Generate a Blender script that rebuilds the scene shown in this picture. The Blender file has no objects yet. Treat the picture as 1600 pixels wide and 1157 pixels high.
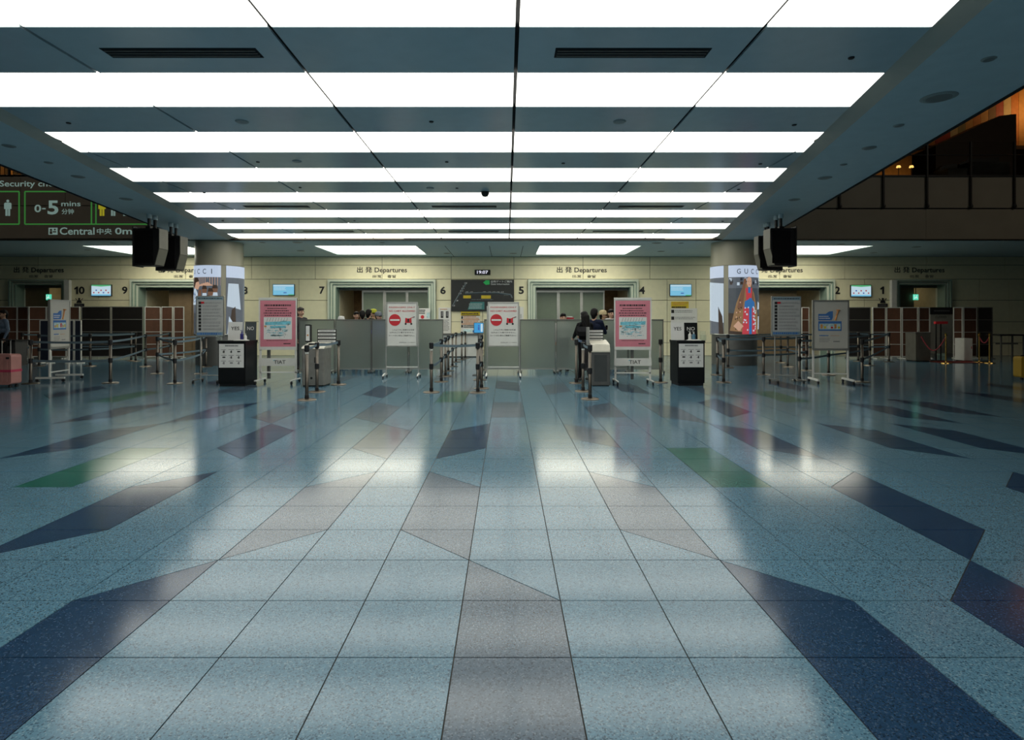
import bpy, bmesh, math, random
import numpy as np
from mathutils import Vector, Matrix

random.seed(7)
PI = math.pi
scn = bpy.context.scene
COL = scn.collection

# ------------------------------------------------------------------ camera, world, exposure
F, HX, HY, H = 910.0, 791.0, 497.0, 1.45      # focal length in px, vanishing point, eye height (m)
cam_d = bpy.data.cameras.new('camera')
cam = bpy.data.objects.new('camera', cam_d)
COL.objects.link(cam)
cam.location = (0, 0, H)
cam.rotation_euler = (PI / 2, 0, 0)
cam_d.sensor_width = 36.0
cam_d.lens = 36.0 * F / 1600.0
cam_d.shift_x = (800.0 - HX) / 1600.0
cam_d.shift_y = -(578.5 - HY) / 1600.0
cam_d.clip_end = 200
scn.camera = cam

world = bpy.data.worlds.new('world')
scn.world = world
world.use_nodes = True
world.node_tree.nodes['Background'].inputs[0].default_value = (0.02, 0.02, 0.022, 1)
world.node_tree.nodes['Background'].inputs[1].default_value = 0.3

scn.view_settings.view_transform = 'Standard'
scn.view_settings.look = 'None'
scn.view_settings.exposure = 0.0
scn.view_settings.gamma = 1.0
scn.view_settings.use_curve_mapping = False

PANEL_LIGHT = 3.1     # radiance of the luminous ceiling panels

# unseen fill lights added high on both sides to brighten the mezzanine fascia
for lx in (-17.0, 17.0):
    ld = bpy.data.lights.new('atrium_fill', 'AREA'); ld.energy = 260; ld.size = 6; ld.color = (1.0, 0.9, 0.75)
    lo = bpy.data.objects.new('atrium_fill', ld); COL.objects.link(lo); lo.location = (lx, 6.0, 11.8)

# measured from the photograph: position of a point at a known depth
def X(px, d): return (px - HX) * d / F
def Z(py, d): return H + (HY - py) * d / F
def D(py): return F * H / (py - HY)

AX = -0.93             # symmetry axis of the hall
ZC = 3.85              # luminous ceiling
ZS = 3.80              # soffit
DW = 22.3              # back wall
DB = 17.53             # front of mezzanine fascia
PXM = DW / F           # metres per photo pixel on the back wall

# ------------------------------------------------------------------ materials
def lin(c):
    c = c / 255.0
    return c / 12.92 if c <= 0.04045 else ((c + 0.055) / 1.055) ** 2.4
def S(r, g, b): return (lin(r), lin(g), lin(b))

MATS = {}
def mat(name, col, rough=0.5, metal=0.0, var=0.08, scale=6.0, spec=0.5, emit=None, estr=1.0, trans=0.0, ior=1.45, coat=0.0, bump=0.0):
    if name in MATS: return MATS[name]
    m = bpy.data.materials.new(name); m.use_nodes = True
    nt = m.node_tree; b = nt.nodes['Principled BSDF']
    geo = nt.nodes.new('ShaderNodeTexCoord')
    nz = nt.nodes.new('ShaderNodeTexNoise'); nz.inputs['Scale'].default_value = scale; nz.inputs['Detail'].default_value = 3
    nt.links.new(geo.outputs['Object'], nz.inputs['Vector'])
    rp = nt.nodes.new('ShaderNodeValToRGB')
    rp.color_ramp.elements[0].position = 0.3; rp.color_ramp.elements[1].position = 0.7
    lo = [c * (1 - var) for c in col]; hi = [min(1, c * (1 + var)) for c in col]
    rp.color_ramp.elements[0].color = (*lo, 1); rp.color_ramp.elements[1].color = (*hi, 1)
    nt.links.new(nz.outputs['Fac'], rp.inputs['Fac'])
    nt.links.new(rp.outputs['Color'], b.inputs['Base Color'])
    b.inputs['Roughness'].default_value = rough
    b.inputs['Metallic'].default_value = metal
    b.inputs['Specular IOR Level'].default_value = spec
    b.inputs['IOR'].default_value = ior
    b.inputs['Transmission Weight'].default_value = trans
    b.inputs['Coat Weight'].default_value = coat
    if emit is not None:
        b.inputs['Emission Color'].default_value = (*emit, 1)
        b.inputs['Emission Strength'].default_value = estr
    if bump:
        bp = nt.nodes.new('ShaderNodeBump'); bp.inputs['Strength'].default_value = bump; bp.inputs['Distance'].default_value = 0.002
        nt.links.new(nz.outputs['Fac'], bp.inputs['Height']); nt.links.new(bp.outputs['Normal'], b.inputs['Normal'])
    MATS[name] = m
    return m

def terrazzo(name, base, chip1, chip2):
    m = bpy.data.materials.new(name); m.use_nodes = True
    nt = m.node_tree; b = nt.nodes['Principled BSDF']
    geo = nt.nodes.new('ShaderNodeNewGeometry')
    v = nt.nodes.new('ShaderNodeTexVoronoi'); v.inputs['Scale'].default_value = 170.0
    nt.links.new(geo.outputs['Position'], v.inputs['Vector'])
    sep = nt.nodes.new('ShaderNodeSeparateColor'); nt.links.new(v.outputs['Color'], sep.inputs[0])
    rp = nt.nodes.new('ShaderNodeValToRGB'); rp.color_ramp.interpolation = 'CONSTANT'
    e = rp.color_ramp.elements
    e[0].position = 0.0; e[0].color = (*chip1, 1)
    e[1].position = 0.13; e[1].color = (*base, 1)
    e2 = e.new(0.5); e2.color = (*[c * 1.13 for c in base], 1)
    e3 = e.new(0.72); e3.color = (*[c * 0.86 for c in base], 1)
    e4 = e.new(0.9); e4.color = (*chip2, 1)
    nt.links.new(sep.outputs[0], rp.inputs['Fac'])
    n2 = nt.nodes.new('ShaderNodeTexNoise'); n2.inputs['Scale'].default_value = 0.9; n2.inputs['Detail'].default_value = 2
    nt.links.new(geo.outputs['Position'], n2.inputs['Vector'])
    mr = nt.nodes.new('ShaderNodeMapRange'); mr.inputs['To Min'].default_value = 0.9; mr.inputs['To Max'].default_value = 1.1
    nt.links.new(n2.outputs['Fac'], mr.inputs['Value'])
    mx = nt.nodes.new('ShaderNodeVectorMath'); mx.operation = 'SCALE'
    nt.links.new(rp.outputs['Color'], mx.inputs[0]); nt.links.new(mr.outputs[0], mx.inputs['Scale'])
    nt.links.new(mx.outputs['Vector'], b.inputs['Base Color'])
    n3 = nt.nodes.new('ShaderNodeTexNoise'); n3.inputs['Scale'].default_value = 2.5
    nt.links.new(geo.outputs['Position'], n3.inputs['Vector'])
    m3 = nt.nodes.new('ShaderNodeMapRange'); m3.inputs['To Min'].default_value = 0.115; m3.inputs['To Max'].default_value = 0.16
    nt.links.new(n3.outputs['Fac'], m3.inputs['Value']); nt.links.new(m3.outputs[0], b.inputs['Roughness'])
    b.inputs['Specular IOR Level'].default_value = 0.52
    return m

T_LIGHT = terrazzo('terrazzo_light_blue', (0.066, 0.146, 0.205), (0.026, 0.060, 0.092), (0.13, 0.21, 0.26))
T_DARK = terrazzo('terrazzo_dark_blue', (0.011, 0.034, 0.076), (0.006, 0.016, 0.036), (0.04, 0.068, 0.11))
T_GREY = terrazzo('terrazzo_violet_grey', (0.052, 0.082, 0.116), (0.02, 0.033, 0.05), (0.105, 0.14, 0.18))
T_GREEN = terrazzo('terrazzo_green', (0.012, 0.095, 0.075), (0.006, 0.035, 0.03), (0.06, 0.16, 0.14))
M_JOINT = mat('floor_joint', (0.022, 0.022, 0.02), 0.8)
M_PANEL = mat('luminous_panel', (0.8, 0.8, 0.76), 0.4, emit=(1.0, 0.99, 0.90), estr=PANEL_LIGHT, var=0.01)
M_PANELR = mat('rear_luminous_panel', (0.8, 0.8, 0.74), 0.4, emit=(1.0, 0.96, 0.80), estr=PANEL_LIGHT * 1.55, var=0.01)
M_CEIL = mat('ceiling_grey', (0.43, 0.52, 0.555), 0.22, var=0.03, spec=0.5)
M_SOF = mat('soffit_grey', (0.47, 0.575, 0.60), 0.55, var=0.03)
M_LIP = mat('soffit_lip', (0.36, 0.36, 0.31), 0.5, var=0.04)
M_BLACK = mat('black', (0.008, 0.008, 0.009), 0.5)
M_VOID = mat('seam_black', (0.004, 0.004, 0.005), 0.9)
M_WALL = mat('wall_cream', (0.74, 0.70, 0.485), 0.45, var=0.03)
M_WJOINT = mat('wall_joint', (0.24, 0.225, 0.165), 0.8)
M_FRAME = mat('door_frame_pale_green', (0.55, 0.60, 0.50), 0.3, var=0.04)
M_FRAME2 = mat('door_frame_glass_edge', (0.22, 0.30, 0.25), 0.25, var=0.04)
M_BROWN = mat('partition_brown', (0.11, 0.048, 0.027), 0.6, var=0.15)
M_BROWND = mat('partition_dark', (0.012, 0.010, 0.009), 0.5, var=0.15)
M_WHITE = mat('white_paint', (0.62, 0.62, 0.58), 0.4, var=0.04)
M_PAPER = mat('paper', (0.66, 0.66, 0.64), 0.6, var=0.03)
M_ALU = mat('aluminium', (0.46, 0.46, 0.43), 0.35, metal=0.7, var=0.06)
M_ALUD = mat('dark_aluminium', (0.16, 0.16, 0.15), 0.4, metal=0.6, var=0.06)
M_STEEL = mat('brushed_steel', (0.125, 0.112, 0.095), 0.36, metal=0.9, var=0.1, scale=30)
M_BRASS = mat('base_plate', (0.2, 0.165, 0.125), 0.34, metal=0.9, var=0.08)
M_GOLD = mat('gold', (0.55, 0.36, 0.1), 0.25, metal=1.0)
M_BELT = mat('belt_grey', (0.10, 0.15, 0.18), 0.7, var=0.1, scale=40)
M_FROST = mat('frosted_plastic', (0.40, 0.45, 0.41), 0.3, trans=0.75, var=0.03, scale=2)
M_INK = mat('ink_black', (0.015, 0.015, 0.016), 0.6)
M_INKG = mat('ink_grey', (0.17, 0.17, 0.18), 0.6)
M_RED = mat('sign_red', (0.50, 0.02, 0.03), 0.5)
M_PINK = mat('poster_pink', (0.56, 0.19, 0.24), 0.6, var=0.05)
M_BLUE = mat('print_blue', (0.05, 0.16, 0.42), 0.6)
M_CYAN = mat('print_cyan', (0.16, 0.48, 0.58), 0.6, var=0.25, scale=14)
M_CYANL = mat('print_pale_cyan', (0.42, 0.58, 0.60), 0.6, var=0.3, scale=18)
M_YEL = mat('print_yellow', (0.62, 0.46, 0.03), 0.6)
M_ORG = mat('print_orange', (0.55, 0.24, 0.08), 0.6, var=0.2)
M_FASCIA = mat('fascia_brown', (0.25, 0.215, 0.16), 0.45, var=0.06, scale=1.5)
M_DARKW = mat('atrium_wall', (0.09, 0.08, 0.065), 0.7)

# ------------------------------------------------------------------ mesh helpers
class B:
    """collects shapes into one mesh"""
    def __init__(s): s.bm = bmesh.new(); s.mi = 0
    def _f(s, vs):
        try:
            f = s.bm.faces.new(vs); f.material_index = s.mi; return f
        except ValueError: return None
    def box(s, x0, x1, y0, y1, z0, z1):
        if x1 < x0: x0, x1 = x1, x0
        if y1 < y0: y0, y1 = y1, y0
        if z1 < z0: z0, z1 = z1, z0
        v = [s.bm.verts.new(p) for p in ((x0,y0,z0),(x1,y0,z0),(x1,y1,z0),(x0,y1,z0),(x0,y0,z1),(x1,y0,z1),(x1,y1,z1),(x0,y1,z1))]
        for q in ((0,3,2,1),(4,5,6,7),(0,1,5,4),(1,2,6,5),(2,3,7,6),(3,0,4,7)): s._f([v[i] for i in q])
        return s
    def rbox(s, x0, x1, y0, y1, z0, z1, r=0.02, axis='z', n=3):
        """box with rounded corners around one axis"""
        if axis == 'z': a0, a1, b0, b1 = x0, x1, y0, y1
        elif axis == 'y': a0, a1, b0, b1 = x0, x1, z0, z1
        else: a0, a1, b0, b1 = y0, y1, z0, z1
        r = min(r, (a1 - a0) / 2.01, (b1 - b0) / 2.01)
        pts = []
        for cx, cy, st in ((a1 - r, b1 - r, 0), (a0 + r, b1 - r, 1), (a0 + r, b0 + r, 2), (a1 - r, b0 + r, 3)):
            for k in range(n + 1):
                t = (st + k / n) * PI / 2
                pts.append((cx + r * math.cos(t), cy + r * math.sin(t)))
        if axis == 'z': return s.prism([(a, b) for a, b in pts], z0, z1)
        if axis == 'y': return s.prism_y([(a, b) for a, b in pts], y0, y1)
        return s.prism_x(pts, x0, x1)
    def _prism(s, lo, hi, flip=False):
        n = len(lo)
        a = [s.bm.verts.new(p) for p in lo]; b = [s.bm.verts.new(p) for p in hi]
        if flip: a, b = b, a
        s._f(a[::-1]); s._f(b)
        for i in range(n):
            j = (i + 1) % n
            s._f([a[i], a[j], b[j], b[i]])
        return s
    def prism(s, pts, z0, z1):      # polygon in xy (ccw)
        return s._prism([(x, y, z0) for x, y in pts], [(x, y, z1) for x, y in pts])
    def prism_y(s, pts, y0, y1):    # polygon in xz (ccw as seen from -y)
        return s._prism([(x, y1, z) for x, z in pts], [(x, y0, z) for x, z in pts])
    def prism_x(s, pts, x0, x1):    # polygon in yz
        return s._prism([(x0, y, z) for y, z in pts], [(x1, y, z) for y, z in pts])
    def cyl(s, p0, p1, r0, r1=None, n=12, cap=True):
        r1 = r0 if r1 is None else r1
        p0, p1 = Vector(p0), Vector(p1); d = (p1 - p0)
        q = d.to_track_quat('Z', 'Y')
        a = [s.bm.verts.new(p0 + q @ Vector((r0 * math.cos(2*PI*i/n), r0 * math.sin(2*PI*i/n), 0))) for i in range(n)]
        b = [s.bm.verts.new(p1 + q @ Vector((r1 * math.cos(2*PI*i/n), r1 * math.sin(2*PI*i/n), 0))) for i in range(n)]
        for i in range(n): s._f([a[i], a[(i+1)%n], b[(i+1)%n], b[i]])
        if cap: s._f(a[::-1]); s._f(b)
        return s
    def lathe(s, prof, c=(0, 0), n=20):     # prof: (r, z) from bottom to top
        rings = []
        for r, z in prof:
            if r < 1e-5: rings.append([s.bm.verts.new((c[0], c[1], z))])
            else: rings.append([s.bm.verts.new((c[0] + r*math.cos(2*PI*i/n), c[1] + r*math.sin(2*PI*i/n), z)) for i in range(n)])
        for a, b in zip(rings, rings[1:]):
            for i in range(n):
                j = (i + 1) % n
                if len(a) == 1 and len(b) == 1: continue
                if len(a) == 1: s._f([a[0], b[j], b[i]])
                elif len(b) == 1: s._f([a[i], a[j], b[0]])
                else: s._f([a[i], a[j], b[j], b[i]])
        return s
    def capsule(s, p0, p1, r0, r1, n=10, k=3):
        p0, p1 = Vector(p0), Vector(p1); d = p1 - p0; L = d.length
        q = d.to_track_quat('Z', 'Y') if L > 1e-6 else Matrix.Identity(3).to_quaternion()
        prof = []
        for i in range(k + 1):
            t = -PI / 2 + PI / 2 * i / k
            prof.append((r0 * math.cos(t), r0 * math.sin(t)))
        for i in range(k + 1):
            t = PI / 2 * i / k
            prof.append((r1 * math.cos(t), L + r1 * math.sin(t)))
        rings = []
        for r, z in prof:
            if r < 1e-5: rings.append([s.bm.verts.new(p0 + q @ Vector((0, 0, z)))])
            else: rings.append([s.bm.verts.new(p0 + q @ Vector((r*math.cos(2*PI*i/n), r*math.sin(2*PI*i/n), z))) for i in range(n)])
        for a, b in zip(rings, rings[1:]):
            for i in range(n):
                j = (i + 1) % n
                if len(a) == 1: s._f([a[0], b[j], b[i]])
                elif len(b) == 1: s._f([a[i], a[j], b[0]])
                else: s._f([a[i], a[j], b[j], b[i]])
        return s
    def quad(s, *ps):
        s._f([s.bm.verts.new(p) for p in ps]); return s
    def mesh(s, name):
        me = bpy.data.meshes.new(name); s.bm.to_mesh(me); s.bm.free(); return me
    def build(s, name, m, parent=None, loc=None, smooth=False):
        me = s.mesh(name)
        for mm in (m if isinstance(m, (list, tuple)) else [m]): me.materials.append(mm)
        if smooth:
            for p in me.polygons: p.use_smooth = True
        return link(name, me, parent, loc)

def link(name, me, parent=None, loc=None):
    o = bpy.data.objects.new(name, me); COL.objects.link(o)
    if parent: o.parent = parent
    if loc: o.location = loc
    return o
def thing(name, label, cat, loc=(0, 0, 0), rz=0, group=None):
    o = bpy.data.objects.new(name, None); COL.objects.link(o)
    o.location = loc; o.rotation_euler = (0, 0, rz); o.empty_display_size = 0.1
    o['label'] = label; o['category'] = cat
    if group: o['group'] = group
    return o
def tag(o, label, cat, group=None):
    o['label'] = label; o['category'] = cat
    if group: o['group'] = group
    return o
def struct(o, label=None):
    o['kind'] = 'structure'
    if label: o['label'] = label
    return o
def empty_struct(name, loc=(0, 0, 0)):
    o = bpy.data.objects.new(name, None); COL.objects.link(o); o.location = loc; o['kind'] = 'structure'; return o
def dup(root, loc=None, rz=None, label=None):
    r = root.copy(); COL.objects.link(r)
    if loc: r.location = loc
    if rz is not None: r.rotation_euler = (0, 0, rz)
    if label: r['label'] = label
    for ch in list(root.children):
        c = ch.copy(); COL.objects.link(c); c.parent = r
        for g in ch.children:
            d = g.copy(); COL.objects.link(d); d.parent = c
    return r

def text_mesh(body, bold=0.0, res=3, spacing=1.0):
    cu = bpy.data.curves.new('lettering', 'FONT'); cu.body = body; cu.resolution_u = res
    cu.offset = bold; cu.space_character = spacing
    ob = bpy.data.objects.new('lettering', cu)
    me = bpy.data.meshes.new_from_object(ob)
    bpy.data.objects.remove(ob); bpy.data.curves.remove(cu)
    return me
def text(body, x0, x1, z0, z1, y, m, parent=None, bold=0.012, name='lettering', keep=False, spacing=1.0, res=3):
    """flat lettering facing -y that fills the given rectangle (keep: keep the letters' own aspect, left aligned)"""
    me = text_mesh(body, bold, res, spacing)
    n = len(me.vertices); co = np.empty(n * 3); me.vertices.foreach_get('co', co); co = co.reshape(-1, 3)
    mn, mx = co.min(0), co.max(0)
    sz = (z1 - z0) / (mx[1] - mn[1]); sx = sz if keep else (x1 - x0) / (mx[0] - mn[0])
    out = np.empty_like(co)
    out[:, 0] = x0 + (co[:, 0] - mn[0]) * sx; out[:, 1] = y; out[:, 2] = z0 + (co[:, 1] - mn[1]) * sz
    me.vertices.foreach_set('co', out.ravel()); me.update()
    me.materials.clear(); me.materials.append(m); me.name = name
    o = link(name, me, parent)
    if parent and len(body.replace(' ', '')) > 1: o['kind'] = 'stuff'
    return o
def bars(parent, x0, x1, z0, z1, y, rows, m, name='text_line', fill=0.8, seed=1, h=0.45):
    """rows of print too small to read: short dashes on the sheet"""
    rr = random.Random(seed); b = B(); dz = (z1 - z0) / rows
    for r in range(rows):
        z = z1 - (r + 0.5) * dz; x = x0; end = x1 - rr.uniform(0, 1 - fill) * (x1 - x0)
        while x < end:
            w = rr.uniform(0.02, 0.09) * (x1 - x0) + 0.004
            e = min(x + w, end)
            b.quad((x, y, z - dz*h/2), (e, y, z - dz*h/2), (e, y, z + dz*h/2), (x, y, z + dz*h/2))
            x = e + 0.018 * (x1 - x0)
    o = b.build(name, m, parent); o['kind'] = 'stuff'; return o
def sheet(name, x0, x1, z0, z1, y, m, parent, t=0.002):
    return B().box(x0, x1, y, y + t, z0, z1).build(name, m, parent)

# convex polygon clipping (lists of (x, y), ccw)
def clip_half(poly, a, b, c):            # keep a*x + b*y <= c
    out = []
    for i in range(len(poly)):
        p, q = poly[i], poly[(i + 1) % len(poly)]
        dp, dq = a*p[0] + b*p[1] - c, a*q[0] + b*q[1] - c
        if dp <= 1e-9: out.append(p)
        if (dp < -1e-9 and dq > 1e-9) or (dp > 1e-9 and dq < -1e-9):
            t = dp / (dp - dq); out.append((p[0] + t*(q[0]-p[0]), p[1] + t*(q[1]-p[1])))
    return out
def area(poly):
    return 0.5 * sum(poly[i][0]*poly[(i+1) % len(poly)][1] - poly[(i+1) % len(poly)][0]*poly[i][1] for i in range(len(poly))) if len(poly) > 2 else 0.0
def edges_out(poly):                     # outward half planes of a ccw polygon
    for i in range(len(poly)):
        p, q = poly[i], poly[(i + 1) % len(poly)]
        ex, ey = q[0]-p[0], q[1]-p[1]; L = math.hypot(ex, ey)
        if L < 1e-9: continue
        a, b = ey / L, -ex / L
        yield a, b, a*p[0] + b*p[1]
def inset(poly, g):
    out = poly
    for a, b, c in list(edges_out(poly)): out = clip_half(out, a, b, c - g) if out else out
    return out

# ================================================================== FLOOR: terrazzo tiles with slanted colour inlays
floor = struct(B().box(-27, 27, -9, 27, -0.25, -0.004).build('floor', M_JOINT))
TS, TX, TD = 0.5, 0.277, 2.485
PATCH = {}     # column -> [(quad, material)]
def patch(i, jl0, jr0, jl1, jr1, m):
    x0, x1 = TX + TS*i, TX + TS*(i+1)
    q = [(x0, TD + TS*jl0), (x1, TD + TS*jr0), (x1, TD + TS*jr1), (x0, TD + TS*jl1)]
    PATCH.setdefault(i, []).append((q, m))
DK, GY, GN = T_DARK, T_GREY, T_GREEN
for a in ((-5,-3,-2,1,2,DK), (-7,2,3,5,6,DK), (-4,2,3,5,6,GY), (-2,3,2,6,5,GY), (-1,-2,-3,2,1,GY), (1,3,2,6,5,GY), (2,-2,-3,2,1,DK),
          (5,2,3,5,6,DK), (4,-3,-2,1,2,DK), (3,5,5,8,8,GN), (8,2,3,5,6,DK), (8,8,7,11,10,DK), (10,8,7,11,10,DK), (11,12,11,15,14,DK),
          (5,8,7,11,10,DK), (4,12,11,15,14,GY), (2,12,12,14,15,GY), (-1,12,12,15,15,GY), (1,9,8,11,10,GY), (-2,7,8,10,11,DK),
          (-5,12,11,15,14,GY), (-4,8,7,11,10,GY), (-7,8,7,11,10,DK), (-8,12,11,15,14,GY), (-9,5,5,8,8,GN), (-11,7,8,10,11,DK),
          (-13,11,12,14,15,DK), (-15,15,15,18,18,GN), (-3,15,15,18,18,GN), (9,15,15,18,18,GN), (-10,11,12,14,15,DK), (13,7,8,10,11,DK),
          (6,12,13,15,16,DK), (13,13,12,16,15,DK), (-17,9,10,12,13,DK), (7,17,16,20,19,GY), (-12,17,18,20,21,GY), (-6,17,16,20,19,DK),
          (1,17,18,20,21,GY), (-1,19,18,22,21,DK), (4,18,17,21,20,DK), (-9,20,21,23,24,GY), (11,18,19,21,22,DK), (-14,21,20,24,23,DK),
          (-4,22,23,25,26,GY), (3,24,23,27,26,GY), (8,24,25,27,28,DK), (14,20,19,23,22,DK), (-18,17,16,20,19,DK), (17,15,14,18,17,DK),
          (-20,13,14,16,17,DK), (-11,27,26,30,29,GY), (-2,29,30,32,33,GY), (6,30,29,33,32,GY), (18,22,23,25,26,GY), (20,17,18,20,21,DK)):
    patch(*a)
pieces = []    # (depth, polygon, material, plain?)
G = 0.0030
for i in range(-50, 50):
    for j in range(-22, 44):
        x0, y0 = TX + TS*i, TD + TS*j
        cell = [(x0, y0), (x0+TS, y0), (x0+TS, y0+TS), (x0, y0+TS)]
        if y0 > 26: continue
        rest, plain = [cell], True
        for q, m in PATCH.get(i, []):
            nxt = []
            for poly in rest:
                cur = poly
                for a, b, c in edges_out(q):
                    if len(cur) < 3: break
                    o = clip_half(cur, -a, -b, -c)
                    if area(o) > 1e-4: nxt.append(o)
                    cur = clip_half(cur, a, b, c)
                if area(cur) > 1e-4:
                    pieces.append((y0, cur, m, False)); plain = False
            rest = nxt
        for poly in rest: pieces.append((y0, poly, T_LIGHT, plain))
def in_view(poly):
    for x, y in poly:
        if y > 1.9 and -800 < x * F / y < 815: return True
    return False
vis = sorted([p for p in pieces if in_view(p[1])], key=lambda p: p[0])
near = vis[:300]; nearset = {id(p) for p in near}
tile_me = {}
def tile_mesh(m):
    if m.name not in tile_me:
        me = B().prism(inset([(0, 0), (TS, 0), (TS, TS), (0, TS)], G), -0.012, 0.0).mesh('tile'); me.materials.append(m); tile_me[m.name] = me
    return tile_me[m.name]
for y0, poly, m, plain in near:
    full = len(poly) == 4 and abs(area(poly) - TS*TS) < 1e-5
    if full:
        link('tile', tile_mesh(m), floor, (min(p[0] for p in poly), min(p[1] for p in poly), 0))
    else:
        cx, cy = poly[0]
        B().prism([(x-cx, y-cy) for x, y in inset(poly, G)], -0.012, 0.0).build('tile', m, floor, (cx, cy, 0))
for m in (T_LIGHT, T_DARK, T_GREY, T_GREEN):
    b = B()
    for p in pieces:
        if p[2] is m and id(p) not in nearset:
            q = inset(p[1], G)
            if len(q) > 2: b.prism(q, -0.012, 0.0)
    o = b.build('tile_field', m, floor); o['kind'] = 'stuff'

# ================================================================== CEILING
def half(d): return 4.35 + 0.219 * (d - 4.4)       # luminous field widens away from the camera
def half_out(d): return 6.15 + 0.21 * (d - 5.86)
Y0 = -6.0
ceiling = struct(B().prism([(AX - half_out(Y0), Y0), (AX + half_out(Y0), Y0), (AX + half_out(DB), DB), (AX - half_out(DB), DB)], ZC + 0.03, ZC + 0.55).build('ceiling', M_VOID))
E0, EP = 4.80, 0.908
SEAMS = [AX + (k + 0.5) * 2.043 for k in range(-5, 5)]
def trap(y0, y1, x0, x1):
    p = [(x0, y0), (x1, y0), (x1, y1), (x0, y1)]
    # right edge  x <= AX + half(y);   left edge  x >= AX - half(y)
    p = clip_half(p, 1, -0.219, AX + 4.35 - 0.219*4.4)
    if len(p) > 2: p = clip_half(p, -1, -0.219, -AX + 4.35 - 0.219*4.4)
    return p
i = -11
while E0 + EP * i < DB - 0.3:
    ya, yb = E0 + EP*i, E0 + EP*(i+1)
    if i == 13: yb = DB - 0.02
    lit = (i % 2 == 1)
    for xa, xb in zip(SEAMS, SEAMS[1:]):
        p = trap(ya + 0.006, yb - 0.006, xa + 0.018, xb - 0.018)
        if area(p) < 0.01: continue
        B().prism(p, ZC, ZC + 0.02).build('light_panel' if lit else 'ceiling_panel', M_PANEL if lit else M_CEIL, ceiling)
    i += 1
# side soffits and their sloping lips
for s in (-1, 1):
    def e(h, y): return (AX + s*h(y), y)
    lipw = 0.2
    a0, a1 = half(Y0), half(DB); o0, o1 = half_out(Y0), half_out(DB)
    pts = [(AX + s*(a0+lipw), Y0), (AX + s*o0, Y0), (AX + s*o1, DB), (AX + s*(a1+lipw), DB)]
    if s < 0: pts = pts[::-1]
    B().prism(pts, ZS, ZS + 0.6).build('soffit', M_SOF, ceiling)
    b = B()
    A, Bq = Vector((AX+s*a0, Y0, ZC)), Vector((AX+s*a1, DB, ZC)); Cq, Dq = Vector((AX+s*(a1+lipw), DB, ZS)), Vector((AX+s*(a0+lipw), Y0, ZS))
    b.quad(A, Bq, Cq, Dq) if s < 0 else b.quad(A, Dq, Cq, Bq)
    up = Vector((0, 0, 0.1))
    b.quad(A+up, Bq+up, Cq+up, Dq+up)
    b.build('soffit_lip', M_LIP, ceiling)
    b = B()      # thin dark drip edge along the outer side
    pts = [(AX + s*o0, Y0), (AX + s*(o0+0.03), Y0), (AX + s*(o1+0.03), DB), (AX + s*o1, DB)]
    if s < 0: pts = pts[::-1]
    b.prism(pts, ZS - 0.02, ZS + 0.6).build('soffit_edge', M_VOID, ceiling)
# air slots
def vent(xa, xb, y):
    o = B().box(xa, xb, y-0.095, y+0.095, ZC - 0.004, ZC + 0.001).build('air_slot', M_VOID, ceiling)
    for k in range(3):
        yy = y - 0.05 + 0.05*k
        B().box(xa+0.02, xb-0.02, yy-0.006, yy+0.006, ZC-0.010, ZC-0.004).build('slat', M_ALUD, o)
for y, xs in ((5.27, (-3.62, 0.44)), (12.55, (-5.64, -1.6, 2.42)), (16.15, (-5.62, -1.6, 2.40))):
    for x in xs: vent(x, x + 1.39, y)
# flush downlights, detectors and sprinkler heads
def disc(x, y, z, r, m, name, ring=None):
    o = B().lathe([(0, z-0.012), (r*0.82, z-0.012), (r, z-0.004), (r, z+0.002)], (x, y), 20).build(name, m, ceiling)
    if ring: B().lathe([(r*0.0, z-0.014), (r*0.7, z-0.014), (r*0.7, z-0.012)], (x, y), 16).build('lens', ring, o)
M_DL = mat('downlight_trim', (0.26, 0.29, 0.28), 0.5); M_DLD = mat('downlight_dark', (0.17, 0.18, 0.17), 0.4)
for px, py, r in ((1467,152,0.17), (1404,196,0.06), (1358,231,0.09), (1318,257,0.05), (1289,278,0.11), (1241,312,0.11),
                  (76,254,0.06), (122,276,0.10), (197,311,0.12), (14,228,0.08), (1545,92,0.06)):
    d = 910 * (ZS - H) / (497 - py); disc(X(px, d), d, ZS, r, M_DL, 'downlight', M_DLD)
for px, py in ((674,190), (107,192), (1241,195), (403,253), (1188,256), (698,253), (319,301), (469,293), (714,294), (1154,296), (1330,90), (880,255),
               (348,345), (1129,346), (379,361), (554,345)):
    d = 910 * (ZC - H) / (497 - py); disc(X(px, d), d, ZC, 0.028, M_BLACK, 'sprinkler')
for px, py, r in ((378,190,0.08), (464,252,0.07), (968,190,0.08), (672,294,0.07)):
    d = 910 * (ZC - H) / (497 - py); disc(X(px, d), d, ZC, r, M_DL, 'smoke_detector')
d = 910 * (ZC - H) / (497 - 300)
dome = B().lathe([(0, ZC-0.10), (0.05, ZC-0.085), (0.075, ZC-0.04), (0.08, ZC)], (X(758, d), d), 16).build('camera_dome', M_BLACK, ceiling, smooth=True)

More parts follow.
